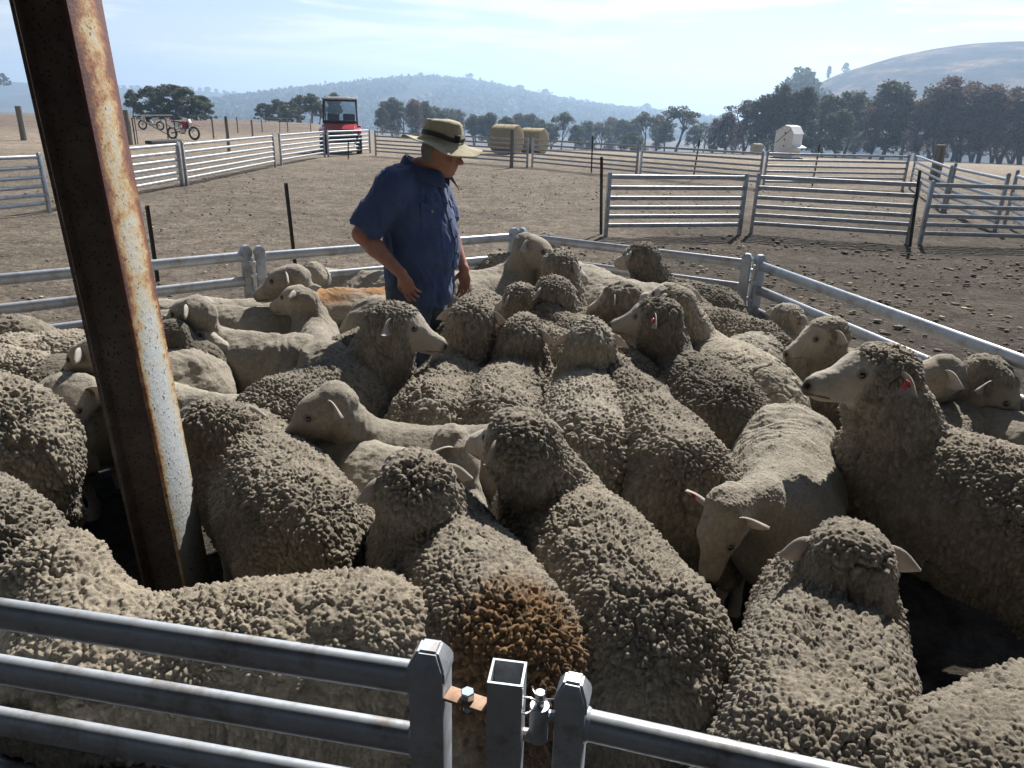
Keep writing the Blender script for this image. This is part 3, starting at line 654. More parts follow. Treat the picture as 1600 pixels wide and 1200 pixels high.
for a, b, lb in O:
    z = b[2]; n5 = [RZ6[i] * z / 1.0 for i in range(6)]
    panel(T(a), T(b), 'galvanised six rail ' + lb, PG, zt=z, pw=.06, rh=.031)
Mi = [((953, 271), (1167, 273), 'left one of the three near cross panels, beside the black picket'), ((1186, 272), (1437, 284), 'middle one of the three near cross panels'), ((1458, 284), (1700, 291), 'right one of the three near cross panels, cut off by the edge')]
for a, b, lb in Mi: panel(tp(*a, .98), tp(*b, .98), 'galvanised six rail ' + lb, 'cross panels in the right yard', zt=1.0, pw=.058, rh=.034)
IG = 'inner pen panels around the flock'
ZI = .96; ZR = [.885, .715, .56, .41, .27, .14]
I_ = [((-420, 452), (383, 383), 'galvanised pen panel behind the rusty post at the left'), ((404, 384), (803, 356), 'galvanised pen panel behind the man'),
      ((817, 356), (1169, 396), 'galvanised pen panel right of the man, behind the farthest woolly sheep'), ((1189, 398), (1720, 580), 'galvanised pen panel running forward along the right side of the flock')]
for i, (a, b, lb) in enumerate(I_): panel(tp(*a, ZI), tp(*b, ZI), lb, IG, zt=ZI, rz=ZR, pw=.062, rh=.034, n=16)
# hinge pins between neighbouring inner panels
def pins(u, v, label):
    p = tp(u, v, .9); t = thing('hinge_pin', label, 'hinge pin', p, 0, 'hinge pins joining the inner panels')
    MB().tube([(0, 0, .50), (0, 0, .90)], .008, 8).build('rod', M['steel'], t)
    for z in (.58, .66, .78, .86): MB().lathe([(.010, z - .012), (.022, z - .012), (.022, z + .012), (.010, z + .012)], 12).build('lug', M['steel'], t)
pins(1179, 414, 'pin stack joining the two panels at the right pen corner'); pins(394, 402, 'pin joining the two panels right of the rusty post')

# front gate: nearest panels
def lin(a, b, k): return a + (b - a) * k
fa = at(0, 960, .915); fb = at(655, 1064, .915)
FL0 = lin(fb, fa, 1.6); FL1 = tp(672, 1012, .985); FL0.z = FL1.z = 0
ZF = [.915, .775, .635, .49, .34, .19]
panel(FL0, FL1, 'galvanised panel with thick rails in the left foreground', 'foreground gate panels', zt=.99, rz=ZF, pw=.062, rh=.034, rw=.62, n=24)
ga = at(940, 1117, .865); gb = at(1270, 1190, .865)
FR0 = tp(897, 1062, .955); dr = (gb - ga); dr.z = 0; FR1 = FR0 + dr.normalized() * 2.6; FR0.z = FR1.z = 0
panel(FR0, FR1, 'galvanised gate with a thick top rail in the right foreground', 'foreground gate panels', zt=.96, rz=[.865, .72, .57, .42, .27, .14], pw=.052, rh=.030, rw=.75, n=24)
MP = tp(793, 1050, .985); MP.z = 0
pt = thing('gate_post', 'hollow open topped square steel post between the two foreground panels', 'gate post', MP, 0)
a_mid = math.atan2((FR0 - FL1).y, (FR0 - FL1).x); pt.rotation_euler.z = a_mid
post_mesh(pt, (0, 0, -.02), 1.005, .058, 0, capped=False, name='tube')
d01 = (MP - FL1)
st = thing('hinge_strap', 'rusty flat strap with a zinc bolt joining left foreground panel to the hollow post', 'strap', (FL1 + MP) / 2 + Vector((0, -.006, .905)), math.atan2(d01.y, d01.x))
MB().box((0, 0, 0), (d01.length - .066, .032, .006), None, .001).build('plate', M['rust_strap'], st)
bo = MB(); bo.lathe([(.0, .019), (.011, .019), (.0125, .0165), (.0125, .0035)], 6); bo.build('bolt', M['zinc_bolt'], st, smooth=False)
MB().tube([(0, 0, -.022), (0, 0, -.0035)], .007, 10).build('nut', M['zinc_bolt'], st)
d12 = FR0 - MP; hp = thing('hinge', 'steel tube hinge with a ring clip on its pin beside the hollow post', 'hinge', (MP + FR0) / 2 + Vector((0, 0, .88)), math.atan2(d12.y, d12.x))
MB().tube([(0, 0, -.045), (0, 0, .028)], .0165, 18).build('barrel', M['steel'], hp)
MB().tube([(-.045, -.004, -.045), (-.028, .006, -.036), (-.005, .0, -.04)], .012, 10).build('lug', M['steel'], hp)
MB().tube([(.036, 0, .0), (.006, 0, .004)], .010, 10).build('lug', M['steel'], hp)
MB().tube([(0, 0, .028), (0, 0, .056)], .0085, 14).build('pin', M['chrome'], hp)
cl = MB(); cl.tube([(.030 * math.cos(a) * .55 - .022, -.012 - .004 * math.sin(a * 2), .042 + .016 * math.sin(a)) for a in np.linspace(0.3, 5.9, 16)], .0018, 6)
cl.tube([(-.008, -.012, .046), (.006, -.011, .049), (.022, -.002, .040), (.032, .004, .030)], .0018, 6); cl.tube([(-.006, -.004, .050), (-.014, .004, .066)], .0018, 6); cl.tube([(.006, -.004, .052), (.012, .003, .062)], .0018, 6)
cl.build('clip', M['chrome'], hp)

# ------------------------------------------------------------------ rusty shed post (an I section)
def shed_post():
    p = Vector((-1.112, 2.12, 0)); t = thing('shed_post', 'tall rusty steel I beam post standing in the pen, one flange lit and pale', 'post', p, R_(-2)); t.rotation_euler.y = R_(-2.6)
    z0, z1 = -.1, 3.22
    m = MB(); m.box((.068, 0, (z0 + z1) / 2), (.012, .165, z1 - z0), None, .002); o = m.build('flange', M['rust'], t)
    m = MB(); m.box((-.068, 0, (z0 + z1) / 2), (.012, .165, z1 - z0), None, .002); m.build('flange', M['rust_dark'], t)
    m = MB(); m.box((0, -.035, (z0 + z1) / 2), (.1235, .010, z1 - z0), None); m.build('web', M['rust_dark'], t)
shed_post()
def unseen_shed_roof():  # roof out of view, supposed from the post, added to shade the near sheep
    t = thing('unseen_shed_roof', 'unseen corrugated iron roof over the camera, added to cut the sky fill', 'roof', (0, -3.2, 3.25))
    m = MB(); ys = (-5.8, 5.45); xs = np.arange(-9, 9.01, .038); v0 = [m.bm.verts.new((x, ys[0], .30 + .009 * math.sin(x * 2 * math.pi / .152))) for x in xs]; v1 = [m.bm.verts.new((x, ys[1], .06 + .009 * math.sin(x * 2 * math.pi / .152))) for x in xs]
    for i in range(len(xs) - 1): m.bm.faces.new((v0[i], v0[i + 1], v1[i + 1], v1[i]))
    m.build('roof_sheet', M['dark_steel'], t)
    for y in (-5, -2.5, 0, 2.5, 5.1): MB().box((0, y, .0), (18, .07, .07)).build('purlin', M['rust_dark'], t)
unseen_shed_roof()

# ------------------------------------------------------------------ pickets, posts, wire fence
def picket(ut, vt, ub, vb, label, zt=None, D=None):
    b = gp(ub, vb); top = atd(ut, vt, b.y); t = thing('star_picket', label, 'post', b, 0, 'dark steel star pickets')
    d = top - b
    for k in range(3):
        a = k * 2.0944 + .4; m = MB(); w = .017; up = d.normalized(); sd = Vector((math.cos(a), math.sin(a), 0)); m.bm.verts.ensure_lookup_table()
        n_ = Vector((-sd.y, sd.x, 0)) * .0035; vs = [m.bm.verts.new(q) for q in (n_, sd * w * 1.5 + n_, sd * w * 1.5 - n_, -n_)]; vt_ = [m.bm.verts.new(v.co + d) for v in vs]
        for i in range(4): m.bm.faces.new((vs[i], vs[(i + 1) % 4], vt_[(i + 1) % 4], vt_[i]))
        m.bm.faces.new(vs[::-1]); m.bm.faces.new(vt_); m.build('fin', M['picket'], t, smooth=False)
picket(940, 245, 939, 366, 'black star picket at the left end of the near cross panels')
picket(446, 286, 461, 418, 'leaning brown star picket left of the man')
picket(229, 321, 246, 440, 'dark star picket half hidden behind the rusty post')
picket(926, 212, 924, 270, 'dark star picket rising over the far fence right of the bales')
picket(1093, 219, 1083, 280, 'leaning star picket at the far fence in line with the small bale')
picket(1281, 226, 1269, 291, 'star picket right of the white feeder against the far fence')
picket(1438, 266, 1422, 386, 'star picket behind the joint of the middle and right cross panels')
picket(437, 189, 437, 212, 'thin star picket above the double post of the outer yard'); picket(544, 222, 544, 249, 'short star picket in front of the bumper of the utility vehicle')
def wood_post(u, vt, vb, w, label):
    b = gp(u, vb); top = atd(u, vt, b.y); h = top.z - b.z
    m = MB(); m.tube([(0, 0, -.05), (.01, 0, h * .5), (0, 0, h)], [w * .5, w * .48, w * .46], 10)
    o = m.build('wooden_post', M['wood']); o.location = b; tag(o, label, 'post', 'weathered wooden posts')
wood_post(38, 166, 219, .30, 'thick grey wooden strainer post at the far left of the yard')
wood_post(203, 172, 226, .28, 'thick wooden post at the left end of the tube gate, beside the rusty post')
wood_post(358, 182, 236, .14, 'thin wooden post right of the motorbike'); wood_post(395, 187, 213, .12, 'far wooden post between motorbike and utility vehicle')
wood_post(799, 202, 262, .14, 'wooden post in front of the left hay bale'); wood_post(1459, 226, 282, .36, 'thick square grey wooden post behind the right fence corner')
wood_post(334, 184, 216, .10, 'thin far wooden post just right of the front wheel of the motorbike')
def wire_fence(pts, label, h=1.15):
    P = [gp(u, v) for u, v in pts]; t = thing('wire_fence', label, 'fence', P[0], 0, 'plain wire field fences'); o0 = P[0]
    for p in P: MB().tube([p - o0 + Vector((0, 0, -.1)), p - o0 + Vector((0, 0, h))], .045, 6).build('post', M['wood'], t)
    for z in (.35, .62, .88, 1.1):
        MB().tube([p - o0 + Vector((0, 0, z)) for p in P], .007, 4).build('wire', M['dark_steel'], t)
wire_fence([(-120, 208), (38, 206), (98, 206)], 'old wire fence running from the grey strainer post out of the picture on the left')
wire_fence([(334, 208), (372, 207), (410, 206), (450, 206), (486, 207)], 'low wire fence between the motorbike and the utility vehicle')
wire_fence([(590, 214), (614, 215), (640, 215), (665, 217), (694, 218), (744, 221), (792, 223), (880, 226), (960, 229), (1040, 231), (1120, 233)], 'long wire fence along the far side of the field below the valley trees')

# tube gate by the bike
ga_, gb_ = gp(212, 226), gp(276, 222)
tg = thing('tube_gate', 'dark tubular frame with a diagonal brace in front of the motorbike', 'gate', ga_, math.atan2((gb_ - ga_).y, (gb_ - ga_).x)); Lg = (gb_ - ga_).length
MB().tube([(0, 0, 0), (0, 0, 1.15), (.12, 0, 1.25), (Lg - .15, 0, 1.25), (Lg, 0, 1.1), (Lg, 0, 0)], .03, 8).build('frame', M['dark_steel'], tg)
MB().tube([(.25, 0, 1.22), (Lg * .8, 0, .35)], .025, 8).build('brace', M['dark_steel'], tg); MB().tube([(.2, 0, 0), (.2, 0, 1.2)], .02, 8).build('upright', M['dark_steel'], tg)
MB().tube([(Lg * .78, -.02, -.1), (Lg * .78, -.02, 1.1)], .03, 8).build('upright', M['dark_steel'], tg)
MB().box((Lg * .62, -.1, .07), (Lg * .75, .35, .14), None, .02).build('sill', M['dark_steel'], tg)

# ------------------------------------------------------------------ round bales
def bale(u, vb, r, L, ang, label, D=None):
    p = gp(u, vb); t = thing('hay_bale', label, 'hay bale', p, R_(ang), 'round hay bales')
    n = 48; prof = []; m = MB(); q = random.Random(u); rings = []
    for x, rr_ in ((-L / 2, r * .55), (-L / 2 + .01, r * .8), (-L / 2 + .03, r * .96), (-L / 2 + .09, r), (-L / 4, r * 1.01), (0, r * .995), (L / 4, r * 1.01), (L / 2 - .09, r), (L / 2 - .03, r * .96), (L / 2 - .01, r * .8), (L / 2, r * .55)):
        rings.append([m.bm.verts.new((x, rr_ * math.cos(2 * math.pi * k / n) * (1 + q.uniform(-.006, .006)), r * .97 + max(-r * .97, rr_ * math.sin(2 * math.pi * k / n) * (1 + q.uniform(-.006, .006))))) for k in range(n)])
    for a, b in zip(rings, rings[1:]):
        for k in range(n): m.bm.faces.new((a[k], a[(k + 1) % n], b[(k + 1) % n], b[k]))
    m.bm.faces.new(rings[0]); m.bm.faces.new(rings[-1]); m.build('straw_roll', M['hay'], t)
    for x in (-L * .3, 0, L * .3): MB().torus((x, 0, r * .97), r * 1.012, .008, 'X', 48, 4).build('twine', M['straw'], t)
bale(791, 240, .66, 1.25, -28, 'left round hay bale beyond the far fence, behind the thin wooden post'); bale(833, 240, .64, 1.25, -28, 'right round hay bale beyond the far fence')
bale(1181, 240, .70, 1.3, 10, 'small distant hay bale left of the white feeder')

# ------------------------------------------------------------------ white feeder and tank
def feeder():
    p = gp(1228, 248); t = thing('grain_feeder', 'white steel grain feeder on skids in the pale field', 'feeder', p, R_(-46))
    MB().prism([(-.72, .50), (.62, .50), (.70, .62), (.70, 1.80), (.38, 2.28), (-.02, 2.36), (-.72, 1.92)], -.75, .75).build('hopper', M['white_paint'], t, smooth=False)
    m = MB(); m.prism([(-.76, 1.92), (-.76, 1.96), (-.03, 2.41), (.40, 2.33), (.75, 1.80), (.72, 1.78), (.385, 2.29), (-.02, 2.37)], -.80, .80); m.build('lid', M['white_paint'], t, smooth=False)
    MB().box((.92, 0, .93), (.55, 1.4, .03), Matrix.Rotation(R_(22), 3, 'Y')).build('awning', M['white_paint'], t, smooth=False)
    MB().box((0, 0, .28), (1.5, 1.35, .36), None, .02).build('trough', M['white_paint'], t, smooth=False)
    for y in (-.62, .62): MB().box((0, y, .05), (2.0, .12, .10), None, .01).build('skid', M['dark_steel'], t, smooth=False)
    for z in (.95, 1.4, 1.85): MB().tube([(.05, -.755, z), (.05, -.78, z)], .055, 12).build('sight_port', M['black_plastic'], t)
    MB().tube([(-.62, -.77, 1.15), (.45, -.77, 2.1)], .018, 6).build('rib', M['dark_steel'], t)
feeder()
p = gp(1474, 247); tk = thing('water_tank', 'small white faceted tank at the foot of the scorched trees', 'tank', p, .4)
MB().lathe([(.85, 0), (.95, .3), (.92, .75), (.55, 1.15), (.12, 1.3), (0, 1.3)], 9).build('shell', M['white_paint'], tk, smooth=False)
MB().tube([(0, 0, 1.28), (0, 0, 1.42)], .15, 12).build('lid', M['black_plastic'], tk)

# ------------------------------------------------------------------ utility vehicle, nose towards the camera (local -Y is forward)
def wheel(parent, c, r, w, knob=True):
    o = MB(); o.torus((0, 0, 0), r - w * .42, w * .46, 'X', 36, 10)
    if knob:
        for k in range(22):
            a = 2 * math.pi * k / 22; o.box((0, (r - .005) * math.cos(a), (r - .005) * math.sin(a)), (w * .8, .03, .035), Matrix.Rotation(a, 3, 'X'))
    wl = bpy.data.objects.new('wheel', None); COL.objects.link(wl); wl.parent = parent; wl.location = c
    o.build('tyre', M['rubber'], wl)
    MB().lathe([(0.001, .02), (r * .25, .03), (r * .55, -.01), (r * .6, .05), (r * .62, -.05), (0.001, -.06)], 20, Matrix.Rotation(R_(90), 4, 'Y')).build('rim', M['dark_steel'], wl)
    return wl
def utv():
    p = gp(535, 237); t = thing('utility_vehicle', 'red side by side utility vehicle with a grey roof parked beyond the outer fence', 'utility vehicle', p, R_(11)); t.scale = (1.13, 1.13, 1.13)
    for sx in (-1, 1):
        for y in (-.95, .95): wheel(t, (sx * .66, y, .32), .32, .25)
        MB().tube([(sx * .25, -.95, .42), (sx * .58, -.95, .34)], .03, 8).build('suspension_arm', M['dark_steel'], t)
    m = MB(); m.box((0, .25, .50), (1.05, 2.3, .28), None, .04); m.build('chassis', M['black_plastic'], t)
    m = MB(); V = [(-.62, -.55, 1.08), (.62, -.55, 1.08), (.58, -1.0, 1.00), (-.58, -1.0, 1.00), (-.50, -1.30, .86), (.50, -1.30, .86)]
    b = [m.bm.verts.new(v) for v in V]; c = [m.bm.verts.new((x, y, z - .16)) for x, y, z in V]
    for q in ((0, 1, 2, 3), (3, 2, 5, 4)): m.bm.faces.new([b[i] for i in q]); m.bm.faces.new([c[i] for i in q][::-1])
    for i, j in ((0, 1), (1, 2), (2, 5), (5, 4), (4, 3), (3, 0)): m.bm.faces.new((b[j], b[i], c[i], c[j]))
    bmesh.ops.bevel(m.bm, geom=list(m.bm.edges), offset=.03, segments=2, affect='EDGES'); m.build('hood', M['red_paint'], t)
    for sx in (-1, 1):
        m = MB(); m.box((sx * .63, -.95, .82), (.30, .75, .10), Matrix.Rotation(R_(8), 3, 'X'), .04); m.build('front_fender', M['red_paint'], t)
        m = MB(); m.box((sx * .62, .95, .86), (.28, .9, .22), None, .05); m.build('rear_fender', M['red_paint'], t)
        m = MB(); m.box((sx * .34, -1.31, .80), (.26, .04, .09), None, .015); m.build('headlight', M['chrome'], t)
        cage = [(sx * .62, -.58, 1.05), (sx * .60, -.28, 1.88), (sx * .60, .62, 1.90), (sx * .62, .72, .80)]
        MB().tube(cage, .033, 8).build('roll_bar', M['black_plastic'], t)
        MB().box((sx * .64, .1, .62), (.06, .95, .30), None, .02).build('door_sill', M['black_plastic'], t)
        MB().box((sx * .3, .45, .80), (.48, .5, .14), None, .04).build('seat', M['black_plastic'], t); MB().box((sx * .3, .68, 1.12), (.46, .12, .55), None, .04).build('seat_back', M['black_plastic'], t)
    MB().box((0, -1.33, .60), (1.0, .10, .34), None, .03).build('bumper', M['black_plastic'], t)
    MB().tube([(-.45, -1.42, .45), (-.45, -1.45, .72), (.45, -1.45, .72), (.45, -1.42, .45)], .025, 8).build('bull_bar', M['dark_steel'], t)
    MB().box((0, -.60, 1.11), (1.2, .12, .09), None, .03).build('dashboard', M['black_plastic'], t)
    m = MB(); m.box((0, .18, 1.93), (1.34, 1.25, .07), None, .03); m.box((0, .18, 1.975), (.7, 1.1, .05), None, .02); m.box((-.45, .18, 1.972), (.12, 1.0, .03), None, .01); m.box((.45, .18, 1.972), (.12, 1.0, .03), None, .01); m.build('roof', M['roof_plastic'], t)
    MB().tube([(-.60, -.28, 1.86), (.60, -.28, 1.86)], .033, 8).build('roll_bar', M['black_plastic'], t); MB().tube([(-.60, .62, 1.88), (.60, .62, 1.88)], .033, 8).build('roll_bar', M['black_plastic'], t)
    g = NT('windscreen_glass'); gl = g.n('ShaderNodeBsdfGlossy'); gl.inputs['Roughness'].default_value = .08; tr = g.n('ShaderNodeBsdfTransparent'); tr.inputs[0].default_value = (.8, .85, .88, 1)
    mx = g.n('ShaderNodeMixShader'); mx.inputs[0].default_value = .22; g.l(tr.outputs[0], mx.inputs[1]); g.l(gl.outputs[0], mx.inputs[2]); g.l(mx.outputs[0], g.t.nodes['Material Output'].inputs[0])
    m = MB(); m.box((0, -.46, 1.49), (1.14, .008, .74), Matrix.Rotation(R_(-20), 3, 'X')); m.build('windscreen', g.m, t, smooth=False)
    MB().torus((-.3, -.28, 1.12), .17, .018, 'Y', 20, 6).build('steering_wheel', M['black_plastic'], t)
    MB().box((0, 1.15, .95), (1.25, .95, .30), None, .03).build('cargo_bed', M['black_plastic'], t)
utv()

# ------------------------------------------------------------------ dirt bikes (local +X is forward)
def bike(u, v, rz, label, body):
    p = gp(u, v); t = thing('dirt_bike', label, 'motorbike', p, R_(rz), 'dirt bikes beyond the yard')
    for x, r in ((-.68, .32), (.72, .35)):
        w = bpy.data.objects.new('wheel', None); COL.objects.link(w); w.parent = t; w.location = (x, 0, r)
        m = MB(); m.torus((0, 0, 0), r - .05, .05, 'Y', 36, 8)
        for k in range(26):
            a = 2 * math.pi * k / 26; m.box(((r) * math.cos(a), 0, (r) * math.sin(a)), (.025, .08, .03), Matrix.Rotation(-a, 3, 'Y'))
        m.build('tyre', M['rubber'], w); m = MB(); m.torus((0, 0, 0), r - .10, .012, 'Y', 30, 6)
        for k in range(12):
            a = 2 * math.pi * k / 12; m.tube([(0, 0, 0), ((r - .1) * math.cos(a), 0, (r - .1) * math.sin(a))], .004, 4)
        m.tube([(0, -.07, 0), (0, .07, 0)], .035, 10); m.build('rim', M['chrome'], w)
    for y in (-.09, .09):
        MB().tube([(.72, y, .35), (.42, y, 1.02)], [.03, .022], 8).build('fork', M['chrome'], t)
        MB().tube([(-.68, y, .32), (-.12, y * .8, .42)], .025, 8).build('swingarm', M['dark_steel'], t)
    MB().tube([(.40, 0, .98), (.25, 0, .55), (.1, 0, .30), (-.2, 0, .32), (-.25, 0, .72), (.36, 0, .95)], .025, 8).build('frame', M['dark_steel'], t)
    m = MB(); m.box((.05, 0, .48), (.30, .22, .30), Matrix.Rotation(R_(12), 3, 'Y'), .04); m.tube([(.1, 0, .58), (.14, 0, .74)], .09, 12); m.build('engine', M['chrome'], t)
    MB().sphere((.16, 0, .86), .2, (1.15, .6, .55)).build('tank', body, t)
    m = MB(); m.box((-.28, 0, .92), (.72, .17, .07), Matrix.Rotation(R_(4), 3, 'Y'), .03); m.build('seat', M['black_plastic'], t)
    m = MB(); m.box((-.72, 0, .96), (.5, .15, .03), Matrix.Rotation(R_(14), 3, 'Y'), .012); m.build('rear_fender', body, t)
    m = MB(); m.box((.86, 0, .80), (.62, .13, .03), Matrix.Rotation(R_(14), 3, 'Y'), .012); m.build('front_fender', body, t)
    for y in (-.13, .13):
        m = MB(); m.prism([(.38, .92), (.12, .86), (.10, .60), (.30, .55)], y - .012, y + .012); m.build('shroud', body, t, smooth=False)
        m = MB(); m.prism([(-.62, .92), (-.15, .88), (-.2, .60), (-.5, .78)], y - .012, y + .012); m.build('side_panel', M['white_paint'], t, smooth=False)
    m = MB(); m.box((.52, 0, .96), (.04, .2, .22), Matrix.Rotation(R_(-20), 3, 'Y'), .02); m.build('number_plate', M['white_paint'], t)
    MB().tube([(.32, -.40, 1.10), (.38, -.2, 1.09), (.41, 0, 1.03), (.38, .2, 1.09), (.32, .40, 1.10)], .014, 8).build('handlebar', M['dark_steel'], t)
    MB().tube([(.02, -.14, .6), (-.3, -.16, .5), (-.8, -.15, .74)], [.025, .03, .045], 10).build('exhaust', M['chrome'], t)
    return t
bike(287, 218, -14, 'red and white dirt bike standing beyond the outer fence', M['red_paint'])
bike(238, 203, 175, 'dark dirt bike standing behind the tube gate', M['black_plastic'])
#PART3
# ------------------------------------------------------------------ sheep
EYE_BM = None
def rotm(f, up=(0, 0, 1)):
    f = Vector(f).normalized(); l = Vector(up).cross(f).normalized(); u = f.cross(l); return f, l, u
NEAR, MID, FAR = 0, 1, 2; CHECK = False
def sheep(label, kind, R, W, H, face, lod=MID, zb=None, hz=.88, group='sheep penned in the yard', tagc=None, stain=None, tone=1.0, girth=1.0, ears=(0, 0), hs=1.0, droop=0.0, seed=None, legs=True, warm=0.0, grey=0.0, tail=False, name='sheep', sz=None, hw=None, L=None, slide=.04):
    """R, W: pixels of the top of the rump and of the withers; H: pixel of the poll (or None: world offset hw in the body frame);
    face: compass heading of the face (0 away, 90 right, 180 camera, -90 left) and its pitch; kind 'w' woolly / 's' shorn / 'm' half grown fleece"""
    wool = kind != 's'
    if zb is None: zb = {'w': .77, 's': .70, 'm': .74}[kind]
    g = random.Random(seed if seed is not None else label); tone = tone * g.uniform(.86, 1.12)
    Rw = at(*R, zb); Ww = at(*W, zb); Ww2 = Ww - Rw; Ww2.z = 0
    s = sz if sz else zb / {'w': .77, 's': .70, 'm': .74}[kind]
    Lb = Ww2.length; Lb = L if L else (Lb if .52 * s < Lb < .72 * s else .60 * s)
    ang = math.atan2(Ww2.y, Ww2.x); mid = (Rw + Ww) / 2; c = Vector((mid.x, mid.y, 0)); ca, sa = math.cos(ang), math.sin(ang)
    def loc(p): d = Vector(p) - c; return Vector((d.x * ca + d.y * sa, -d.x * sa + d.y * ca, d.z)) / s
    hl = Lb / 2 / s                      # half length rump to withers in body units
    if H is not None:                    # slide the body under its head, then set the head on the neck
        fx_ = .10 if hz > .80 else .20
        e = loc(at(H[0], H[1], hz)); sh = max(-slide, min(slide, e.x - (hl + fx_))) * s; c = c + Vector((ca, sa, 0)) * sh
        e = loc(at(H[0], H[1], hz)); I = Vector((max(hl + .03, min(hl + .24, e.x)), max(-.20, min(.20, e.y)), hz / s)); o_ = loc((0, 0, CAM_H)); r_ = (e - o_).normalized()
        h0 = o_ + r_ * (I - o_).dot(r_); res = (h0 - I).length
    else: h0 = Vector((hl + hw[0] - .28, hw[1], hw[2])); res = 0
    fa, fp = R_(90 - face[0]), R_(face[1]); fw = Vector((math.cos(fa) * math.cos(fp), math.sin(fa) * math.cos(fp), math.sin(fp)))
    f = Vector((fw.x * ca + fw.y * sa, -fw.x * sa + fw.y * ca, fw.z)).normalized(); f, l, u = rotm(f)
    nb = Vector((hl + .03, 0, .56)); nl = (h0 - nb).length
    if CHECK: print('CHK %-50s raw %.2f L %.2f slide %.2f neck %.2f res %.2f h0 %s' % (label[:50], Ww2.length, Lb / s, (sh / s if H is not None else 0), nl, res, [round(x, 2) for x in h0])); return
    body = []; wl = []; bare = []
    def add(pr, k=.05, w=True):
        body.append((pr, k, 1)); (wl if w else bare).append(pr)
    T = {'w': .86 if lod == NEAR else .83, 's': .80, 'm': .88}[kind] * girth; tz = {'w': 0.0, 's': .0, 'm': 0}[kind]; top = zb / s
    # torso
    if wool:
        rz = .26 * (0.96 if kind == 'm' else 1); 
        add(cone((-hl + .03, 0, top - .245), (hl - .02, 0, top - .235), .236 * T, .222 * T), .06); add(ell((0, 0, top - .275), (hl + .20, .268 * T, .275)), .06)
        add(ell((-hl + .05, 0, top - .30), (.235, .245 * T, .30)), .05); add(ell((hl + .06, 0, top - .235), (.195, .232 * T, .235)), .05)
    else:
        add(ell((-hl + .03, 0, top - .205), (.19, .175 * T * 1.2, .205)), .06); add(ell((0, 0, top - .25), (hl + .12, .195 * T * 1.25, .235)), .08); add(cone((-hl + .02, 0, top - .21), (hl - .04, 0, top - .215), .185 * girth, .17 * girth), .06)
        add(ell((hl - .06, 0, top - .21), (.20, .155 * T * 1.2, .21)), .08); add(ell((hl + .06, 0, top - .27), (.15, .13 * T * 1.2, .19)), .08)
        add(cone((-hl, 0, top - .035), (hl, 0, top - .04), .035, .03), .06)
        for sy in (-1, 1): add(ell((-hl + .06, sy * .09, top - .05), (.07, .035, .035)), .06)
    add(cone((-hl - .17, 0, top - .19), (-hl - .19, 0, top - .30), .035, .028), .04)
    # neck
    k1 = {'w': .142, 's': .105, 'm': .122}[kind]; k2 = {'w': .114, 's': .078, 'm': .092}[kind]
    hb = h0 - f * .03 - u * .015; mid_n = (nb + hb) / 2 + Vector((0, 0, .02))
    add(cone(nb - Vector((.05, 0, .0)), mid_n, k1 * 1.1, (k1 + k2) / 2 * 1.03), .03 if wool else .07); add(cone(mid_n, hb, (k1 + k2) / 2 * 1.03, k2), .04)
    # head
    hs_ = hs
    Mh = np.array([f[:], l[:], u[:]]).T
    P = lambda a, b, e: h0 + f * a * hs_ + l * b * hs_ + u * e * hs_
    add(ell(P(.03, 0, 0), (.098 * hs_, .072 * hs_, .078 * hs_), Mh), .03, False)
    add(cone(P(.07, 0, -.012), P(.185, 0, -.048), .058 * hs_, .036 * hs_), .03, False); add(cone(P(.17, 0, -.050), P(.205, 0, -.062), .036 * hs_, .030 * hs_), .02, False)
    add(cone(P(.06, 0, -.06), P(.165, 0, -.082), .040 * hs_, .024 * hs_), .02, False)
    for sy in (-1, 1):
        add(ell(P(.075, sy * .050, .022), (.028 * hs_, .018 * hs_, .020 * hs_), Mh), .012, False)
    if wool:
        ws = hs_ * (1 if kind == 'w' else .86)
        add(ell(P(-.038, 0, .012), (.108 * ws, .106 * ws, .098 * ws), Mh), .03); add(ell(P(.015, 0, .050), (.070 * ws, .066 * ws, .058 * ws), Mh), .03)
        for sy in (-1, 1): add(ell(P(-.005, sy * .062, -.03), (.055 * ws, .040 * ws, .062 * ws), Mh), .025)
    else: add(ell(P(-.03, 0, .012), (.07 * hs_, .066 * hs_, .066 * hs_), Mh), .03)
    # legs
    if legs:
        lt = 1.25 if wool else 1.0
        for sy in (-1, 1):
            j = g.uniform(-.05, .05); fx = hl - .02 + j; y = sy * .115
            add(cone((fx, y, .42), (fx + .02, y, .25), .085 * lt, .042 * lt), .04)
            add(cone((fx + .02, y, .25), (fx, y, .09), .030, .022), .02, False); add(cone((fx, y, .09), (fx + .02, y, .025), .024, .030), .02, False)
            j = g.uniform(-.05, .05); hx = -hl - .05 + j; y = sy * .12
            add(cone((hx + .08, y, .46), (hx + .06, y, .34), .125 * lt ** .5, .085 * lt), .05); add(cone((hx + .06, y, .34), (hx - .06, y, .235), .07 * lt, .034 * lt), .03)
            add(cone((hx - .06, y, .235), (hx - .02, y, .09), .028, .022), .02, False); add(cone((hx - .02, y, .09), (hx + .015, y, .025), .024, .030), .02, False)
    h = (.0138, .0175, .0165)[lod] if wool else (.0145, .017, .018)[lod]; lv = (2, 2, 1)[lod] if wool else (2, 1, 1)[lod]
    V, Q = surface(body, h, .05); me = subdivide(V, Q, lv); V, N = get_vn(me)
    def dist(L): 
        d = np.full(len(V), 9, np.float32)
        for p_ in L: d = np.minimum(d, prim_d(V, p_))
        return d
    w = sstep(-.006, .014, dist(bare) - dist(wl)) if bare else np.ones(len(V))
    so = g.uniform(0, 30); Pn = V + so
    big = fbm(Pn * 3.2, 3, 1); mid_ = fbm(Pn * 16, 3, 4)
    side = (1 - np.abs(N[:, 2])) 
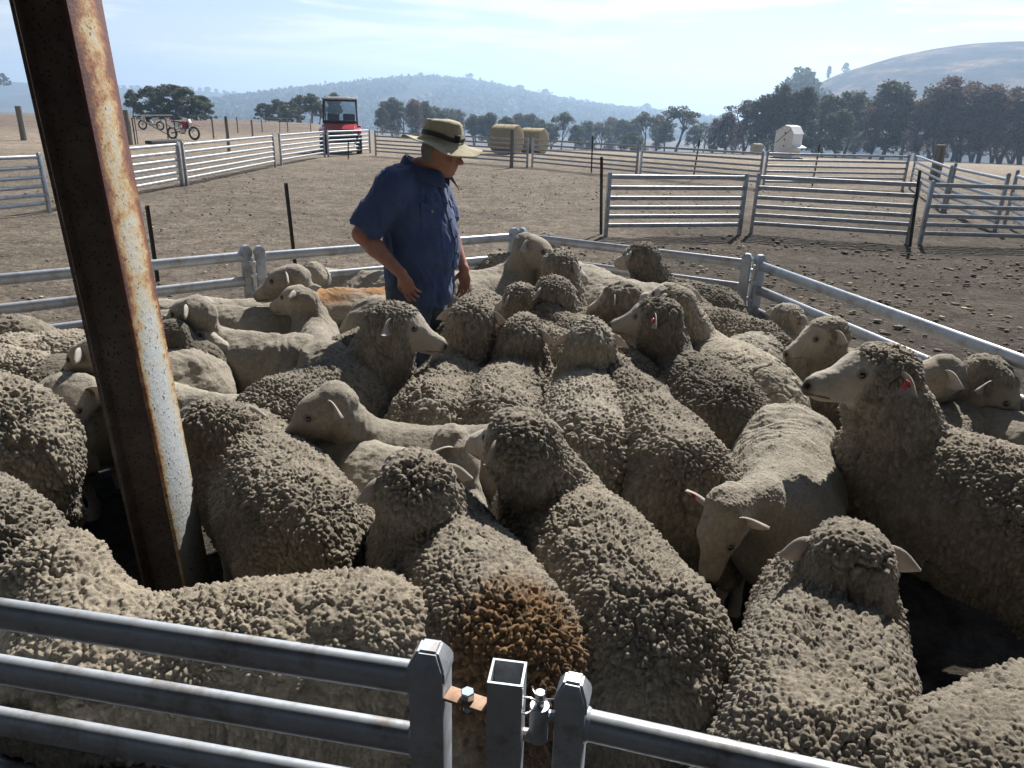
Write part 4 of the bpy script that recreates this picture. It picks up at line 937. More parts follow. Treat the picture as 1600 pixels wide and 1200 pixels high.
    tint = np.array([1.0 + .05 * warm, 1.0, 1.0 - .10 * warm]) * (1 - grey) + np.array([.93, .98, 1.06]) * grey
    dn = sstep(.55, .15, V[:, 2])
    if wool:
        cs = (.0138, .0160, .0215)[lod] * (1 if kind == 'w' else .75); amp = (.0112, .0120, .0135)[lod] * (1 if kind == 'w' else .45)
        warp = np.stack([fbm(Pn * 22 + 3, 2, 5), fbm(Pn * 22 + 9, 2, 6), fbm(Pn * 22 + 17, 2, 7)], 1) - .5
        SC = np.array([1, 1, .60 if kind == 'w' else .5])
        f1, gap, rnd, vec = voronoi((Pn / cs + warp * .9) * SC); F1, GAP, RND, _ = voronoi((Pn / (cs * 2.9) + warp * .8) * SC)
        dome = np.clip(gap / .50, 0, 1) ** .5 * np.clip(1.12 - f1 * .50, 0, 1); clump = np.clip(GAP / .20, 0, 1) ** .6
        hgt = amp * (dome * (1.0 + .35 * rnd) - .6) + amp * .55 * (clump - .85) + (big - .5) * .045 + (mid_ - .5) * .016
        crack = sstep(.035, .0, np.abs(fbm(Pn * np.array([7, 7, 4]), 3, 21) - .5)); vary = .65 + .6 * sstep(.32, .68, fbm(Pn * 5, 3, 14)); hgt = hgt * vary - crack * .009
        if lod == NEAR: hgt = hgt + (voronoi(Pn / .0078)[1] - .4) * .0035 * w
        sag = vec * (amp * .55) * (dome * w)[:, None]; sag[:, 2] -= amp * .25 * dome * w
        V2 = V + N * (hgt * w + ((mid_ - .5) * .010 + (fbm(Pn * 70, 2, 9) - .5) * .004) * (1 - w))[:, None] + sag
        base = np.array([.268, .240, .200]) if kind == 'w' else np.array([.31, .28, .23])
        col = base * tint * tone * (0.74 + .42 * rnd[:, None] + .22 * (RND[:, None] - .5)) * (0.80 + .4 * big[:, None])
        cream = sstep(.55, .95, dome * rnd)[:, None] * .35; col = col * (1 - cream) + np.array([.44, .39, .30]) * tone * cream
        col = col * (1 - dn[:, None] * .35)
    else:
        rip = np.sin((V[:, 0] * 1.0 + (fbm(Pn * 4, 2, 3) - .5) * .30 + np.abs(V[:, 1]) * .25) * 2 * math.pi / .045) * sstep(.52, .62, fbm(Pn * 5, 3, 8)) 
        V2 = V + N * (((big - .5) * .06 + (mid_ - .5) * .026 + rip * .0020 + (voronoi(Pn / .011)[1] - .4) * .0052) * w)[:, None]
        base = np.array([.345, .318, .272])
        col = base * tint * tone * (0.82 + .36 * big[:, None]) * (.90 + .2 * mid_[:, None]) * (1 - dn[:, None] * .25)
    fc = np.array([.42, .385, .34]) if wool else np.array([.45, .40, .34]) ; fc = fc * (.85 + .3 * mid_[:, None]) * min(tone, 1.1)
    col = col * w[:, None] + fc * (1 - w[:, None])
    # dark nose, eye corners, mouth line
    nose = P(.225, 0, -.062); dn_ = np.linalg.norm(V - np.array(nose[:]), axis=1); nz = .8 * sstep(.050, .022, dn_)[:, None] * (w < .5)[:, None]; col = col * (1 - nz) + np.array([.07, .055, .05]) * nz
    for sy in (-1, 1):
        ep = np.array(P(.080, sy * .060, .018)[:]); de = np.linalg.norm((V - ep), axis=1); k_ = (sstep(.024, .013, de) * (w < .6))[:, None] * .6; col = col * (1 - k_) + np.array([.13, .10, .085]) * k_
        npz = np.array(P(.226, sy * .017, -.050)[:]); dq = np.linalg.norm(V - npz, axis=1); k_ = sstep(.016, .008, dq)[:, None]; col = col * (1 - k_) + np.array([.02, .015, .015]) * k_; V2 = V2 - N * (k_ * .005)
    rel = V - np.array(h0[:]); a_ = rel @ np.array(f[:]) / hs_; b_ = rel @ np.array(l[:]) / hs_; c_ = rel @ np.array(u[:]) / hs_
    mo = ((a_ > .14) & (np.abs(c_ + .077 + (a_ - .2) * -.1) < .0035) & (w < .5)); col[mo] = np.array([.16, .12, .10])
    V2 = V2 - N * (mo * .004)[:, None]
    feet = ((V[:, 2] < .035))[:, None]; col = np.where(feet, np.array([.05, .04, .03]), col)
    if stain is not None:
        for sx_, sy_, sz_, sr, sc_ in stain:
            dd = np.linalg.norm(V - np.array((sx_, sy_, sz_)), axis=1) + (mid_ - .5) * .10; k_ = (sstep(sr, sr * .45, dd) * w)[:, None]
            rr_ = np.array(sc_) * (.35 + 1.2 * (rnd[:, None] if wool else mid_[:, None])); col = col * (1 - k_ * .9) + rr_ * k_ * .9
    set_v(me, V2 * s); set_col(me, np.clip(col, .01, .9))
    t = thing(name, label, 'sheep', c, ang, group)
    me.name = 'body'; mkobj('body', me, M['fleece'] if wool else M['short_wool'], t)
    # ears
    for i, sy in enumerate((1, -1)):
        er = P(-.005, sy * (.066 if not wool else .086 * (1 if kind == 'w' else .9)), .030)
        ed = (l * sy * .90 - f * .30 + u * (ears[i] if abs(ears[i]) > 0 else -.12)).normalized(); Le = .112 * hs_
        _e, _s, _n = ed, None, None
        nrm = (f * .85 + u * .25 - ed * (f * .85 + u * .25).dot(ed)).normalized(); sd = ed.cross(nrm).normalized()
        na, nb_ = 9, 7; rows = []
        m = MB()
        for side_ in (0, 1):
            grid = []
            for a in range(na):
                ta = a / (na - 1); wd = .034 * hs_ * (math.sin(math.pi * (ta * .80 + .14)) ** .8) * (1 - ta ** 5 * .75); row = []
                for b in range(nb_):
                    tb = b / (nb_ - 1) * 2 - 1; cup = -(1 - tb * tb) * .014 * hs_ * (1 - ta * .5); p_ = er + ed * (Le * (ta - .12)) + sd * wd * tb + nrm * (cup - side_ * .004) + Vector((0, 0, -.018 * ta * ta))
                    row.append(m.bm.verts.new(p_ * s))
                grid.append(row)
            rows.append(grid)
        for side_ in (0, 1):
            for a in range(na - 1):
                for b in range(nb_ - 1): m.bm.faces.new((rows[side_][a][b], rows[side_][a][b + 1], rows[side_][a + 1][b + 1], rows[side_][a + 1][b]))
        for a in range(na - 1):
            for b in (0, nb_ - 1): m.bm.faces.new((rows[0][a][b], rows[0][a + 1][b], rows[1][a + 1][b], rows[1][a][b]))
        for b in range(nb_ - 1): m.bm.faces.new((rows[0][-1][b], rows[0][-1][b + 1], rows[1][-1][b + 1], rows[1][-1][b]))
        eo = m.build('ear', M['ear'], t, angle=80)
        if tagc and tagc[0] == i:
            q = MB(); rm = Matrix((sd, ed, nrm)).transposed(); q.box((er + ed * Le * .50 + nrm * .006) * s, (.030 * s, .018 * s, .006 * s), rm, .002); q.tube([(er + ed * Le * .5 - nrm * .012) * s, (er + ed * Le * .5 + nrm * .012) * s], .006, 8); q.build('ear_tag', M[tagc[1]], eo)
    for sy in (-1, 1):
        MB().sphere(P(.080, sy * .0615, .018) * s, .0125 * hs_ * s, seg=12).build('eye', M['eye'], t)
    return t
BR = (.17, .085, .03); DK = (.06, .035, .02)
def flock():
    W_, S_ = 'w', 's'
    # ---- foreground, right to left
    sheep('woolly sheep seen from behind in the right foreground, white ears out, dirty left flank', W_, (1302, 1080), (1312, 880), (1320, 876), (8, -22), NEAR, hz=.76, seed=1, stain=[(-.36, .20, .48, .22, (.13, .095, .05))], girth=.98)
    sheep('woolly sheep cut off by the bottom right corner of the picture', W_, (1600, 1120), (1800, 1060), None, (60, -20), NEAR, hw=(.62, 0, .80), seed=2, tone=.72)
    sheep('long woolly sheep from behind, face turned left, just right of centre', W_, (1032, 902), (868, 722), (808, 693), (-46, -4), NEAR, hz=.90, seed=3)
    sheep('woolly sheep with an orange brown stained rump behind the hollow post', W_, (790, 915), (676, 765), (645, 762), (-28, -14), NEAR, hz=.86, seed=4, stain=[(-.40, .02, .68, .30, (.16, .090, .038)), (-.50, .0, .50, .26, DK)])
    sheep('woolly sheep standing side on behind the left foreground panel, head to the left', W_, (545, 908), (215, 945), (70, 918), (-120, -38), NEAR, hz=.70, zb=.77, seed=5, tone=1.02, warm=.2)
    sheep('large woolly sheep on the right resting its chin on a shorn back, red ear tag', W_, (1720, 740), (1450, 655), (1365, 588), (-95, 6), NEAR, hz=1.0, zb=.84, seed=6, tagc=(0, 'tag_red'))
    sheep('shorn sheep with lowered head and red ear tag between the woolly ones on the right', S_, (1245, 625), (1235, 745), (1135, 808), (228, -58), NEAR, hz=.66, seed=7, tagc=(1, 'tag_red'), girth=1.15, ears=(.1, .1))
    sheep('broad woolly sheep left of centre whose head touches the rusty post', W_, (478, 745), (374, 640), (337, 665), (-40, -12), NEAR, hz=.82, seed=8)
    # ---- middle rows
    sheep('woolly sheep in the middle facing away with its nose raised, rounded ears', W_, (918, 632), (920, 552), (922, 532), (0, 22), MID, hz=.94, seed=10, tone=1.22, grey=.3)
    sheep('woolly sheep behind the long one, rump towards the camera, head hidden', W_, (1075, 664), (1012, 600), None, (-35, -35), MID, hw=(.60, .05, .66), seed=9)
    sheep('woolly sheep facing away between the two middle ones, small ears', W_, (783, 592), (808, 545), (815, 527), (15, 5), MID, hz=.90, seed=11)
    sheep('woolly sheep facing away next to the trousers of the man', W_, (675, 590), (718, 537), (740, 498), (10, 5), MID, hz=.92, seed=12)
    sheep('big woolly sheep side on left of centre, pale face pointing right', W_, (430, 592), (585, 540), (622, 508), (92, -10), NEAR, hz=.92, seed=13, zb=.80, grey=.3)
    sheep('shorn sheep looking down to the left with both pale ears spread', S_, (735, 672), (600, 668), (512, 636), (-112, -22), MID, hz=.80, zb=.68, seed=14, tone=.92)
    sheep('shorn sheep with its head lowered, one ear upright, beside the stained one', S_, (545, 690), (655, 715), (712, 700), (125, -58), MID, hz=.70, zb=.66, seed=15, tone=.92, ears=(1.2, -.1))
    sheep('pale shorn back showing between the rusty post and the big side on sheep', S_, (395, 625), (270, 605), None, (-80, -20), MID, hw=(.62, 0, .80), seed=16, zb=.68, tone=1.15)
    # ---- left of the post
    sheep('tall woolly sheep at the left edge with dark hind legs', W_, (-38, 586), (-200, 560), None, (-90, -10), NEAR, hw=(.66, 0, .95), seed=17, zb=.90)
    sheep('ragged woolly sheep at the lower left edge with its tail hanging', W_, (-85, 748), (-260, 725), None, (-90, -20), NEAR, hw=(.60, 0, .80), seed=18, grey=.4, zb=.76)
    sheep('pale woolly back behind the tall one at the left edge', W_, (30, 548), (-70, 530), None, (-90, 0), MID, hw=(.6, 0, .9), seed=19, tone=1.15)
    sheep('woolly sheep just left of the rusty post near the left panel', W_, (55, 520), (140, 512), None, (90, -10), MID, hw=(.55, -.1, .72), seed=20, tone=1.1)
    sheep('shorn sheep left of the rusty post, one pink ear showing', S_, (225, 560), (140, 578), (125, 618), (-165, -35), MID, hz=.66, zb=.70, seed=21)
    sheep('woolly sheep bending down in the gap behind the tall one on the left', 'm', (0, 562), (70, 566), (118, 668), (110, -60), MID, hz=.50, zb=.72, seed=22, grey=.3)
    sheep('dark woolly sheep mostly outside the left edge of the picture', W_, (-12, 492), (-90, 488), None, (-90, 0), FAR, hw=(.6, 0, .9), seed=23, tone=.7)
    # ---- back left, shorn group
    sheep('shorn sheep facing left right beside the rusty post, neck upright', S_, (425, 522), (335, 516), (303, 487), (-85, -14), MID, hz=.92, seed=24, tone=.88)
    sheep('dark faced sheep half hidden behind the rusty post', 'm', (150, 548), (215, 538), (262, 530), (-75, -30), MID, hz=.74, seed=25, tone=.5)
    sheep('shorn back behind the one facing left', S_, (455, 482), (352, 480), None, (-90, -20), FAR, hw=(.60, .1, .62), seed=26, tone=.88)
    sheep('farthest shorn back along the left panel', S_, (410, 470), (330, 470), None, (-90, -30), FAR, hw=(.60, 0, .60), seed=27)
    sheep('small pale shorn sheep seen from behind, head turned left', S_, (503, 530), (488, 492), (470, 466), (-70, -6), MID, hz=.95, seed=28, tone=1.05, ears=(.25, .25), girth=.9)
    sheep('shorn sheep with a rusty orange back left of the man', S_, (585, 452), (500, 455), (452, 436), (-92, -14), MID, hz=.92, zb=.74, seed=29, tone=.9, stain=[(-.25, 0, .74, .30, (.38, .20, .08)), (.15, 0, .74, .22, (.36, .20, .09))])
    sheep('pale shorn sheep behind the orange backed one along the fence', S_, (600, 424), (520, 424), (484, 430), (-90, -28), FAR, hz=.82, zb=.72, seed=30)
    sheep('low woolly back in front of the trousers of the man', W_, (548, 520), (600, 505), None, (80, -20), MID, hw=(.50, 0, .62), seed=31, zb=.70)
    sheep('pale shorn rump right behind the trousers of the man', S_, (606, 462), (650, 445), None, (70, -20), FAR, hw=(.55, 0, .72), seed=32, zb=.76)
    # ---- back right
    sheep('big shorn sheep right of the man with its head high, facing right', S_, (718, 428), (795, 418), (828, 388), (98, -16), MID, hz=1.0, zb=.78, seed=33, tone=.9, girth=1.1, hs=1.15)
    sheep('woolly head peeping from behind the head of the big shorn sheep', W_, (800, 392), (835, 388), (858, 383), (95, -20), FAR, hz=.82, seed=34, sz=.95)
    sheep('woolly sheep near the hand of the man, rump up', W_, (735, 478), (745, 464), None, (15, -50), MID, hw=(.60, 0, .55), seed=35)
    sheep('woolly headed sheep with dark ears looking right over the shorn back', W_, (850, 500), (888, 455), (880, 418), (50, -12), MID, hz=.98, seed=36, tagc=None, sz=1.0, tone=1.05)
    sheep('woolly sheep in front of the dark eared one, head turned away left', W_, (930, 512), (885, 480), (862, 460), (-40, -5), MID, hz=.93, seed=37, tone=.85)
    sheep('woolly headed sheep right of the hand of the man, looking left', W_, (850, 500), (828, 485), (813, 470), (-45, -8), MID, hz=.90, seed=38, sz=.95, tone=.95)
    sheep('dark woolly back in the very middle behind the nose raised sheep', W_, (985, 548), (905, 500), None, (-40, -20), MID, hw=(.52, .1, .70), seed=39, tone=.72, zb=.78)
    sheep('pale shorn back behind the woolly heads, right of centre', S_, (1000, 446), (930, 428), None, (-70, -20), MID, hw=(.5, .1, .7), seed=40, zb=.80, tone=1.05, girth=1.25)
    sheep('woolly sheep by the far fence with its head held high, green ear mark', W_, (1125, 448), (1030, 425), (998, 402), (-40, -5), MID, hz=.98, seed=41, tone=.75, tagc=(0, 'tag_green'))
    sheep('woolly sheep in the second row, only the poll and one ear visible', W_, (1035, 492), (990, 480), (968, 468), (-62, -15), FAR, hz=.82, seed=42, tone=.9)
    sheep('dark woolly sheep right of centre, grey face to the left, pink ear tag', W_, (1130, 580), (1052, 532), (1022, 498), (-70, -2), MID, hz=.97, seed=43, tone=.78, tagc=(0, 'tag_red'))
    sheep('shaggy pale sheep with a crested poll behind the dark one', 'm', (1195, 560), (1100, 510), (1052, 470), (-35, 5), MID, hz=.98, zb=.78, seed=44, tone=1.2)
    sheep('woolly sheep along the right fence, dark rump to the right', W_, (1185, 500), (1110, 475), None, (-60, -10), MID, hw=(.5, 0, .72), seed=45, tone=.85)
    sheep('grey shorn sheep at the right fence with its head turned away', 'm', (1185, 520), (1215, 505), (1232, 500), (60, -25), MID, hz=.84, seed=46, sz=.92, grey=.6)
    sheep('sheep with a short woolly poll and a grey face looking left by the right fence', 'm', (1395, 560), (1330, 545), (1288, 525), (-98, -12), MID, hz=.86, zb=.72, seed=47)
    sheep('shorn headed sheep behind the big tagged one, one ear drooping right', S_, (1560, 640), (1490, 620), (1462, 590), (-85, -20), MID, hz=.86, zb=.70, seed=48, tone=.85, hs=1.1)
    sheep('shorn headed sheep looking down to the right at the right edge', 'm', (1470, 640), (1520, 625), (1545, 605), (130, -35), MID, hz=.86, zb=.70, seed=49, tone=.8, hs=1.15, sz=.95)
    sheep('grey woolly back hidden low between the middle sheep', W_, (985, 602), (1010, 590), None, (30, -40), FAR, hw=(.50, 0, .55), seed=50, zb=.70)
import time as _t; _t0 = _t.time(); flock(); print('flock', round(_t.time() - _t0, 1))
# ------------------------------------------------------------------ the man among the sheep (local +X is where he faces)
def man():
    from mathutils.bvhtree import BVHTree
    hd = 112.0; base = at(651, 365, 1.22); base = Vector((base.x, 4.10, 0)); base.x = (atd(650, 365, 4.10)).x
    t = thing('person', 'man in a blue short sleeved shirt and khaki bucket hat standing among the sheep', 'person', base, R_(90 - hd))
    b = []; add = lambda pr, k=.03, s=1: b.append((pr, k, s))
    Vv = Vector
    # torso and legs under the clothes
    add(ell((.02, 0, .98), (.14, .17, .14)), .05); add(ell((.04, 0, 1.14), (.155, .165, .17)), .06); add(ell((.01, 0, 1.36), (.125, .18, .18)), .06)
    for s in (-1, 1):
        add(ell((.0, s * .155, 1.475), (.075, .075, .065)), .05)
        add(cone((0, s * .10, .92), (.04, s * .12, .50), .10, .062), .04); add(cone((.04, s * .12, .50), (-.02, s * .12, .10), .060, .038), .03); add(cone((-.03, s * .12, .05), (.14, s * .14, .035), .035, .03), .02)
    sh = {-1: Vv((-.01, -.205, 1.475)), 1: Vv((-.01, .205, 1.475))}
    el = {-1: Vv((-.165, -.285, 1.225)), 1: Vv((.05, .27, 1.22))}
    wr = {-1: Vv((.075, -.285, 1.035)), 1: Vv((.20, .20, .985))}
    hdv = {-1: Vv((.50, .05, -1)).normalized(), 1: Vv((.10, -.12, -1)).normalized()}
    for s in (-1, 1):
        add(cone(sh[s], el[s], .062, .047), .03); m_ = el[s].lerp(wr[s], .35)
        add(cone(el[s], m_, .046, .046), .02); add(cone(m_, wr[s], .046, .027), .02)
    # hands: palm, four bent fingers and a thumb leaving the side of the palm
    def hand(w, d, n, sgn, curl, spread):
        d = d.normalized(); n = (n - d * n.dot(d)).normalized(); sd = d.cross(n).normalized() * sgn
        Mh = np.array([d[:], sd[:], n[:]]).T
        add(cone(w - d * .01, w + d * .03, .026, .026), .012); add(ell(w + d * .052, (.050, .042, .017), Mh), .012)
        for i, (off, L) in enumerate(((.031, .072), (.011, .080), (-.010, .075), (-.030, .060))):
            r = .0100 - .0006 * i; p = w + d * (.088 - .004 * abs(i - 1)) + sd * off; a = curl[i] * .5; dd = d + sd * off * spread
            dd = dd.normalized()
            for j, f in enumerate((.46, .30, .24)):
                v = (dd * math.cos(a) + n * math.sin(a)).normalized(); q = p + v * L * f; add(cone(p, q, r, r * .93), .004); p = q; r *= .93; a += curl[i] * .55
        p = w + d * .025 + sd * .030 + n * .006; v = (d * .62 + sd * .62 + n * .45).normalized(); q = p + v * .042; add(cone(p, q, .0145, .0115), .008)
        v2 = (d * .88 + sd * .20 + n * .5).normalized(); add(cone(q, q + v2 * .032, .0115, .0095), .004)
    hand(wr[-1], hdv[-1], Vv((-.2, 1, .15)), -1, (.55, .62, .7, .8), 6)
    hand(wr[1], hdv[1], Vv((-.2, -1, .1)), 1, (.5, .6, .7, .75), 4)
    # neck and head
    hp, hy = R_(-13), R_(8); hc = Vv((.165, 0.0, 1.635))
    f = Vv((math.cos(hp) * math.cos(hy), math.cos(hp) * math.sin(hy), math.sin(hp))); f, l, u = rotm(f); MH = np.array([f[:], l[:], u[:]]).T
    P = lambda a, c, e: hc + f * a + l * c + u * e
    add(cone((.02, 0, 1.50), P(-.03, 0, -.05), .066, .060), .03); add(cone((-.02, 0, 1.46), (.02, 0, 1.54), .085, .066), .04)
    add(ell(P(-.010, 0, .025), (.098, .076, .100), MH), .02); add(ell(P(.030, 0, -.035), (.066, .060, .072), MH), .02)
    add(ell(P(.050, 0, -.083), (.036, .040, .028), MH), .02); add(ell(P(.010, 0, -.075), (.055, .056, .030), MH), .02)          # jaw, chin
    add(ell(P(.070, 0, .035), (.030, .058, .014), MH), .012)                                                                  # brow
    for s in (-1, 1):
        add(ell(P(.058, s * .040, -.022), (.028, .022, .020), MH), .012); add(ell(P(.090, s * .031, .012), (.018, .019, .011), MH), .006, -1)
        add(ell(P(.079, s * .031, .010), (.016, .017, .013), MH), .004); add(ell(P(.100, s * .012, -.026), (.012, .010, .008), MH), .006)
        add(ell(P(-.010, s * .078, -.005), (.020, .010, .032), MH), .006); add(ell(P(-.006, s * .088, -.002), (.010, .007, .018), MH), .004, -1)
    add(cone(P(.080, 0, .018), P(.112, 0, -.018), .011, .015), .008); add(ell(P(.082, 0, -.050), (.016, .027, .007), MH), .006); add(ell(P(.080, 0, -.062), (.015, .024, .007), MH), .006)
    add(ell(P(.100, 0, -.0555), (.014, .022, .0016), MH), .002, -1)
    V, Q = surface(b, .0062, .02); me = mesh_np('body', V, Q); V, N = get_vn(me); me.name = 'body'
    # take the stair steps out
    o = mkobj('body', me, M['skin'], t); md = o.modifiers.new('smooth', 'SMOOTH'); md.factor = .5; md.iterations = 2
    for s in (-1, 1): MB().sphere(P(.083, s * .031, .011), .0115, seg=14).build('eye', M['eye'], t)
    MB().tube([P(.102, -.020, .036), P(.106, 0, .030), P(.102, .020, .036)], .004, 6).build('eyebrow', M['hair'], t)
    hb = [(ell(P(-.032, 0, .005), (.082, .080, .085), MH), .02, 1), (ell(P(.075, 0, -.02), (.085, .2, .12), MH), .01, -1), (ell(P(0, 0, -.13), (.2, .2, .06), MH), .01, -1)]
    V, Q = surface(hb, .008, .02); mkobj('hair', mesh_np('hair', V, Q), M['hair'], t)
    # shirt
    c = []; ad = lambda pr, k=.04, s=1: c.append((pr, k, s))
    ad(ell((.035, 0, 1.16), (.205, .205, .24)), .08); ad(ell((.01, 0, 1.36), (.155, .205, .19)), .08); ad(cone((.01, 0, .80), (.03, 0, 1.1), .185, .185), .06)
    ad(ell((-.02, 0, 1.455), (.115, .16, .115)), .06)
    for s in (-1, 1):
        ad(cone((-.01, s * .12, 1.485), (-.01, s * .19, 1.46), .088, .090), .05)
        e2 = sh[s].lerp(el[s], .84); ad(cone(sh[s], e2, .090, .092), .04); dr_ = (el[s] - sh[s]).normalized(); ad(ell(e2 + dr_ * .105, (.115, .115, .115)), .006, -1)
    ad(ell((.0, 0, .63), (.4, .4, .225)), .008, -1)
    ad(ell((.175, 0, 1.54), (.070, .034, .15)), .012, -1); ad(ell(Vv((.045, 0, 1.60)), (.080, .074, .070)), .012, -1)
    V, Q = surface(c, .011, .04); me = subdivide(V, Q, 1); V, N = get_vn(me)
    S = V * np.array([1.3, 1.3, .55]) + 0; w1 = fbm(S * 7 + V[:, :1] * 4, 3, 3); w2 = fbm((V + V[:, 2:3] * np.array([[.7, .3, 0]])) * np.array([16, 16, 7]), 3, 11)
    rid = 1 - np.abs(2 * w1 - 1) * 2.2; fold = rid * .012 + (1 - np.abs(2 * w2 - 1) * 2) * .007
    sleeve = sstep(.17, .24, np.abs(V[:, 1])); fold = fold * (1 - .3 * sleeve)
    belly = np.exp(-((V[:, 2] - .98) / .12) ** 2) * .008 * np.sin(V[:, 0] * 30 + V[:, 2] * 24)
    Vn = V + N * (fold + belly - .006)[:, None]
    set_v(me, Vn); me.name = 'shirt'; shirt = mkobj('shirt', me, M['shirt'], t)
    bv = BVHTree.FromPolygons([Vector(v) for v in Vn], [p.vertices[:] for p in me.polygons])
    def patch(name, cen, nrm, w, h, off, par, cut=0.0):
        n = Vv(nrm).normalized(); sd = Vv((0, 0, 1)).cross(n).normalized(); up = n.cross(sd); m = MB(); g = []
        for i in range(9):
            row = []
            for j in range(9):
                a, e = (i / 8 - .5) * w, (j / 8 - .5) * h
                if j == 0: e += cut * (abs(i / 8 - .5) * 2)
                p = Vv(cen) + sd * a + up * e + n * .2; hit = bv.ray_cast(p, -n)[0]
                row.append((hit if hit else Vv(cen)) + n * off)
            g.append(row)
        A = [[m.bm.verts.new(p) for p in r] for r in g]; B = [[m.bm.verts.new(p - n * .006) for p in r] for r in g]
        for i in range(8):
            for j in range(8): m.bm.faces.new((A[i][j], A[i + 1][j], A[i + 1][j + 1], A[i][j + 1]))
        rim = [(i, 0) for i in range(8)] + [(8, j) for j in range(8)] + [(i, 8) for i in range(8, 0, -1)] + [(0, j) for j in range(8, 0, -1)]
        for k in range(len(rim)):
            (i, j), (p, q) = rim[k], rim[(k + 1) % len(rim)]; m.bm.faces.new((A[i][j], B[i][j], B[p][q], A[p][q]))
        return m.build(name, M['shirt'], par)
    for s in (-1, 1):
        pk = patch('pocket', (.12, s * .095, 1.31), (1, s * .55, .1), .115, .13, .005, shirt, .015); patch('pocket_flap', (.12, s * .095, 1.365), (1, s * .55, .15), .122, .045, .010, shirt, .012)
        q = bv.ray_cast(Vv((.4, s * .24, 1.35)), Vv((-1, -s * .5, 0)).normalized())[0]
        if q: MB().sphere(q + Vv((.012, s * .006, 0)), .007, seg=8).build('button', M['straw'], pk)
    pl = patch('placket', (.15, .0, 1.22), (1, 0, .05), .036, .38, .005, shirt)
    for z in (1.38, 1.30, 1.21, 1.12, 1.04):
        q = bv.ray_cast(Vv((.5, 0, z)), Vv((-1, 0, 0)))[0]
        if q: MB().sphere(q + Vv((.008, 0, 0)), .0055, seg=8).build('button', M['hat_band'], pl)
    # collar standing up round the neck and falling open at the throat
    m = MB(); rows = []
    for a in np.linspace(-2.62, 2.62, 33):
        th = math.pi + a; fr = abs(a) / 2.62; cx, cy = .062 + .098 * math.cos(th), .088 * math.sin(th); z = 1.580 - .085 * fr ** 1.5
        o_ = Vv((math.cos(th), math.sin(th), 0)); h = .070 + .010 * math.sin(a * 3)
        p0 = Vv((cx, cy, z - .03)) + Vv((.035 * fr ** 3, 0, 0)); p1 = p0 + Vv((0, 0, h)) + o_ * .004; p2 = p1 + o_ * .016 + Vv((0, 0, -.010)); p3 = p2 + o_ * (.022 + .015 * fr) + Vv((0, 0, -.048 - .02 * fr ** 4))
        rows.append([m.bm.verts.new(p) for p in (p0, p1, p2, p3)])
    for r0, r1 in zip(rows, rows[1:]):
        for k in range(3): m.bm.faces.new((r0[k], r0[k + 1], r1[k + 1], r1[k]))
    co = m.build('collar', M['shirt'], shirt, angle=80); co.modifiers.new('thick', 'SOLIDIFY').thickness = .004
    # trousers, boots
    c.clear(); ad(ell((.015, 0, .93), (.165, .185, .16)), .05)
    for s in (-1, 1): ad(cone((.0, s * .098, .90), (.045, s * .12, .50), .118, .088), .03); ad(cone((.045, s * .12, .50), (-.02, s * .12, .12), .086, .078), .03)
    V, Q = surface(c, .014, .03); me = subdivide(V, Q, 1); V, N = get_vn(me); w = fbm(V * np.array([9, 9, 16]), 3, 2)
    set_v(me, V + N * ((1 - np.abs(2 * w - 1) * 2) * .012)[:, None]); me.name = 'trousers'; mkobj('trousers', me, M['denim'], t)
    for s in (-1, 1):
        V, Q = surface([(cone((-.03, s * .12, .14), (-.035, s * .12, .06), .055, .052), .02, 1), (cone((-.03, s * .12, .05), (.14, s * .14, .04), .048, .045), .03, 1)], .01, .02); mkobj('boot', mesh_np('boot', V, Q), M['wood'], t)
    # hat
    hat_c = P(-.012, 0, .072); tl = R_(4); f2 = (f * math.cos(tl) + u * math.sin(tl)); u2 = f2.cross(l).normalized() * 1.0
    u2 = (u * math.cos(tl) - f * math.sin(tl)).normalized()
    def HP(a, r, z, k):
        ex = 1.14; return hat_c + f2 * (r * ex * math.cos(a)) + l * (r * math.sin(a)) + u2 * z
    prof = [(.0, .098), (.035, .100), (.066, .096), (.082, .084), (.087, .060), (.092, .030), (.098, .002), (.104, -.008), (.128, -.016), (.152, -.020), (.182, -.023), (.190, -.024)]
    m = MB(); n = 56; rows = []
    for i, (r, z) in enumerate(prof):
        row = []
        for k in range(n):
            a = 2 * math.pi * k / n; wv = max(0, (r - .10) / .08)
            dz = wv * (.012 * math.sin(2 * a + .6) + .010 * math.sin(3 * a + 1.1) - .022 * max(0, math.cos(a)) ** 2 + .004 * math.sin(7 * a)); cr = (.004 * math.sin(5 * a + i) + .003 * math.sin(9 * a + 2 * i)) * (r > .05) * (r < .1)
            dent = -.010 * math.exp(-((a - math.pi) / 1.2) ** 2) * (i < 3)
            row.append(m.bm.verts.new(HP(a, r + cr, z + dz + dent, k)))
        rows.append(row)
    for r0, r1 in zip(rows, rows[1:]):
        for k in range(n): m.bm.faces.new((r0[k], r0[(k + 1) % n], r1[(k + 1) % n], r1[k]))
    h = m.build('hat', M['hat_cloth'], t, angle=70); h.modifiers.new('thick', 'SOLIDIFY').thickness = .004
    m = MB(); rows = []
    for k in range(n):
        a = 2 * math.pi * k / n; dz = .006 * math.sin(2 * a) + .004 * math.sin(a * 3); rows.append([m.bm.verts.new(HP(a, rr_ + .0045, z + dz, k)) for rr_, z in ((.0985, .008), (.0945, .030))])
    for k in range(n): m.bm.faces.new((rows[k][0], rows[(k + 1) % n][0], rows[(k + 1) % n][1], rows[k][1]))
    m.build('hat_band', M['hat_band'], h, angle=70).modifiers.new('thick', 'SOLIDIFY').thickness = .003
    q = HP(-.55, .101, .018, 0); MB().box(q, (.03, .022, .036), None, .004).build('buckle', M['hat_band'], h)
man()
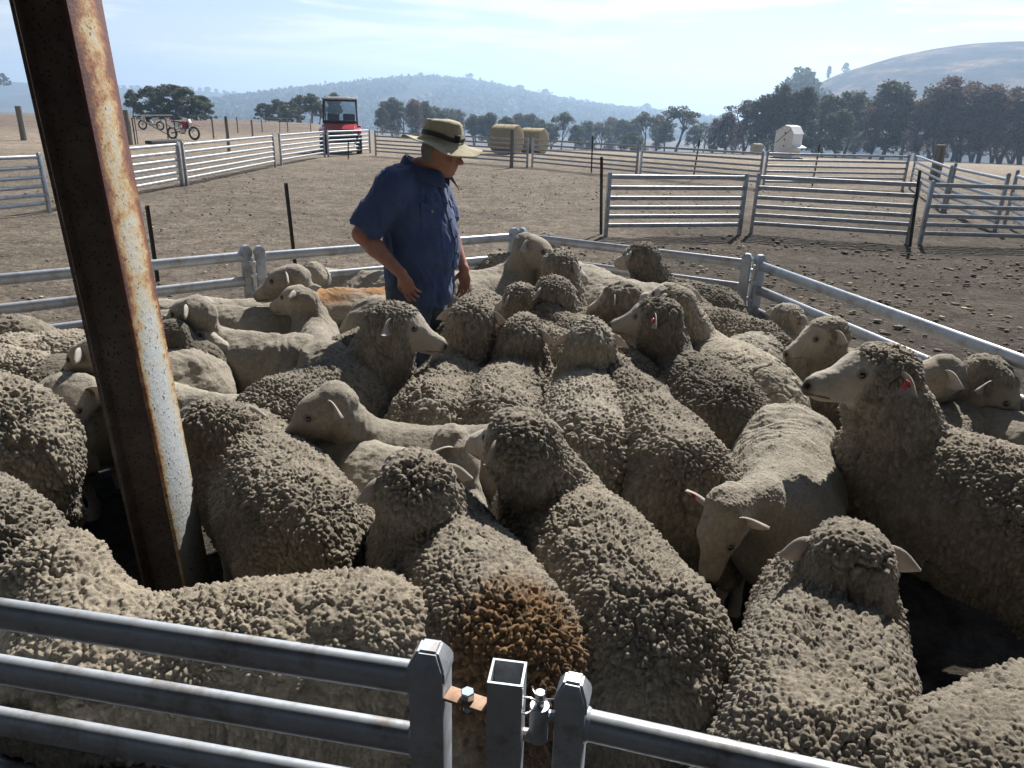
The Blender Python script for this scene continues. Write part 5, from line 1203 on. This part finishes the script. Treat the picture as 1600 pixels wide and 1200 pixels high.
# ------------------------------------------------------------------ smoky air
def haze():
    m = bpy.data.materials.new('smoke_haze'); m.use_nodes = True; t = m.node_tree; t.nodes.remove(t.nodes['Principled BSDF'])
    v = t.nodes.new('ShaderNodeVolumePrincipled'); v.inputs['Color'].default_value = (0.50, 0.71, 1.0, 1); v.inputs['Density'].default_value = 0.00054; v.inputs['Anisotropy'].default_value = 0.45
    t.links.new(v.outputs[0], t.nodes['Material Output'].inputs['Volume'])
    b = MB(); b.box((0, 1200, 25), (7000, 5000, 230)); o = b.build('haze', m, smooth=False); o['kind'] = 'stuff'
haze()
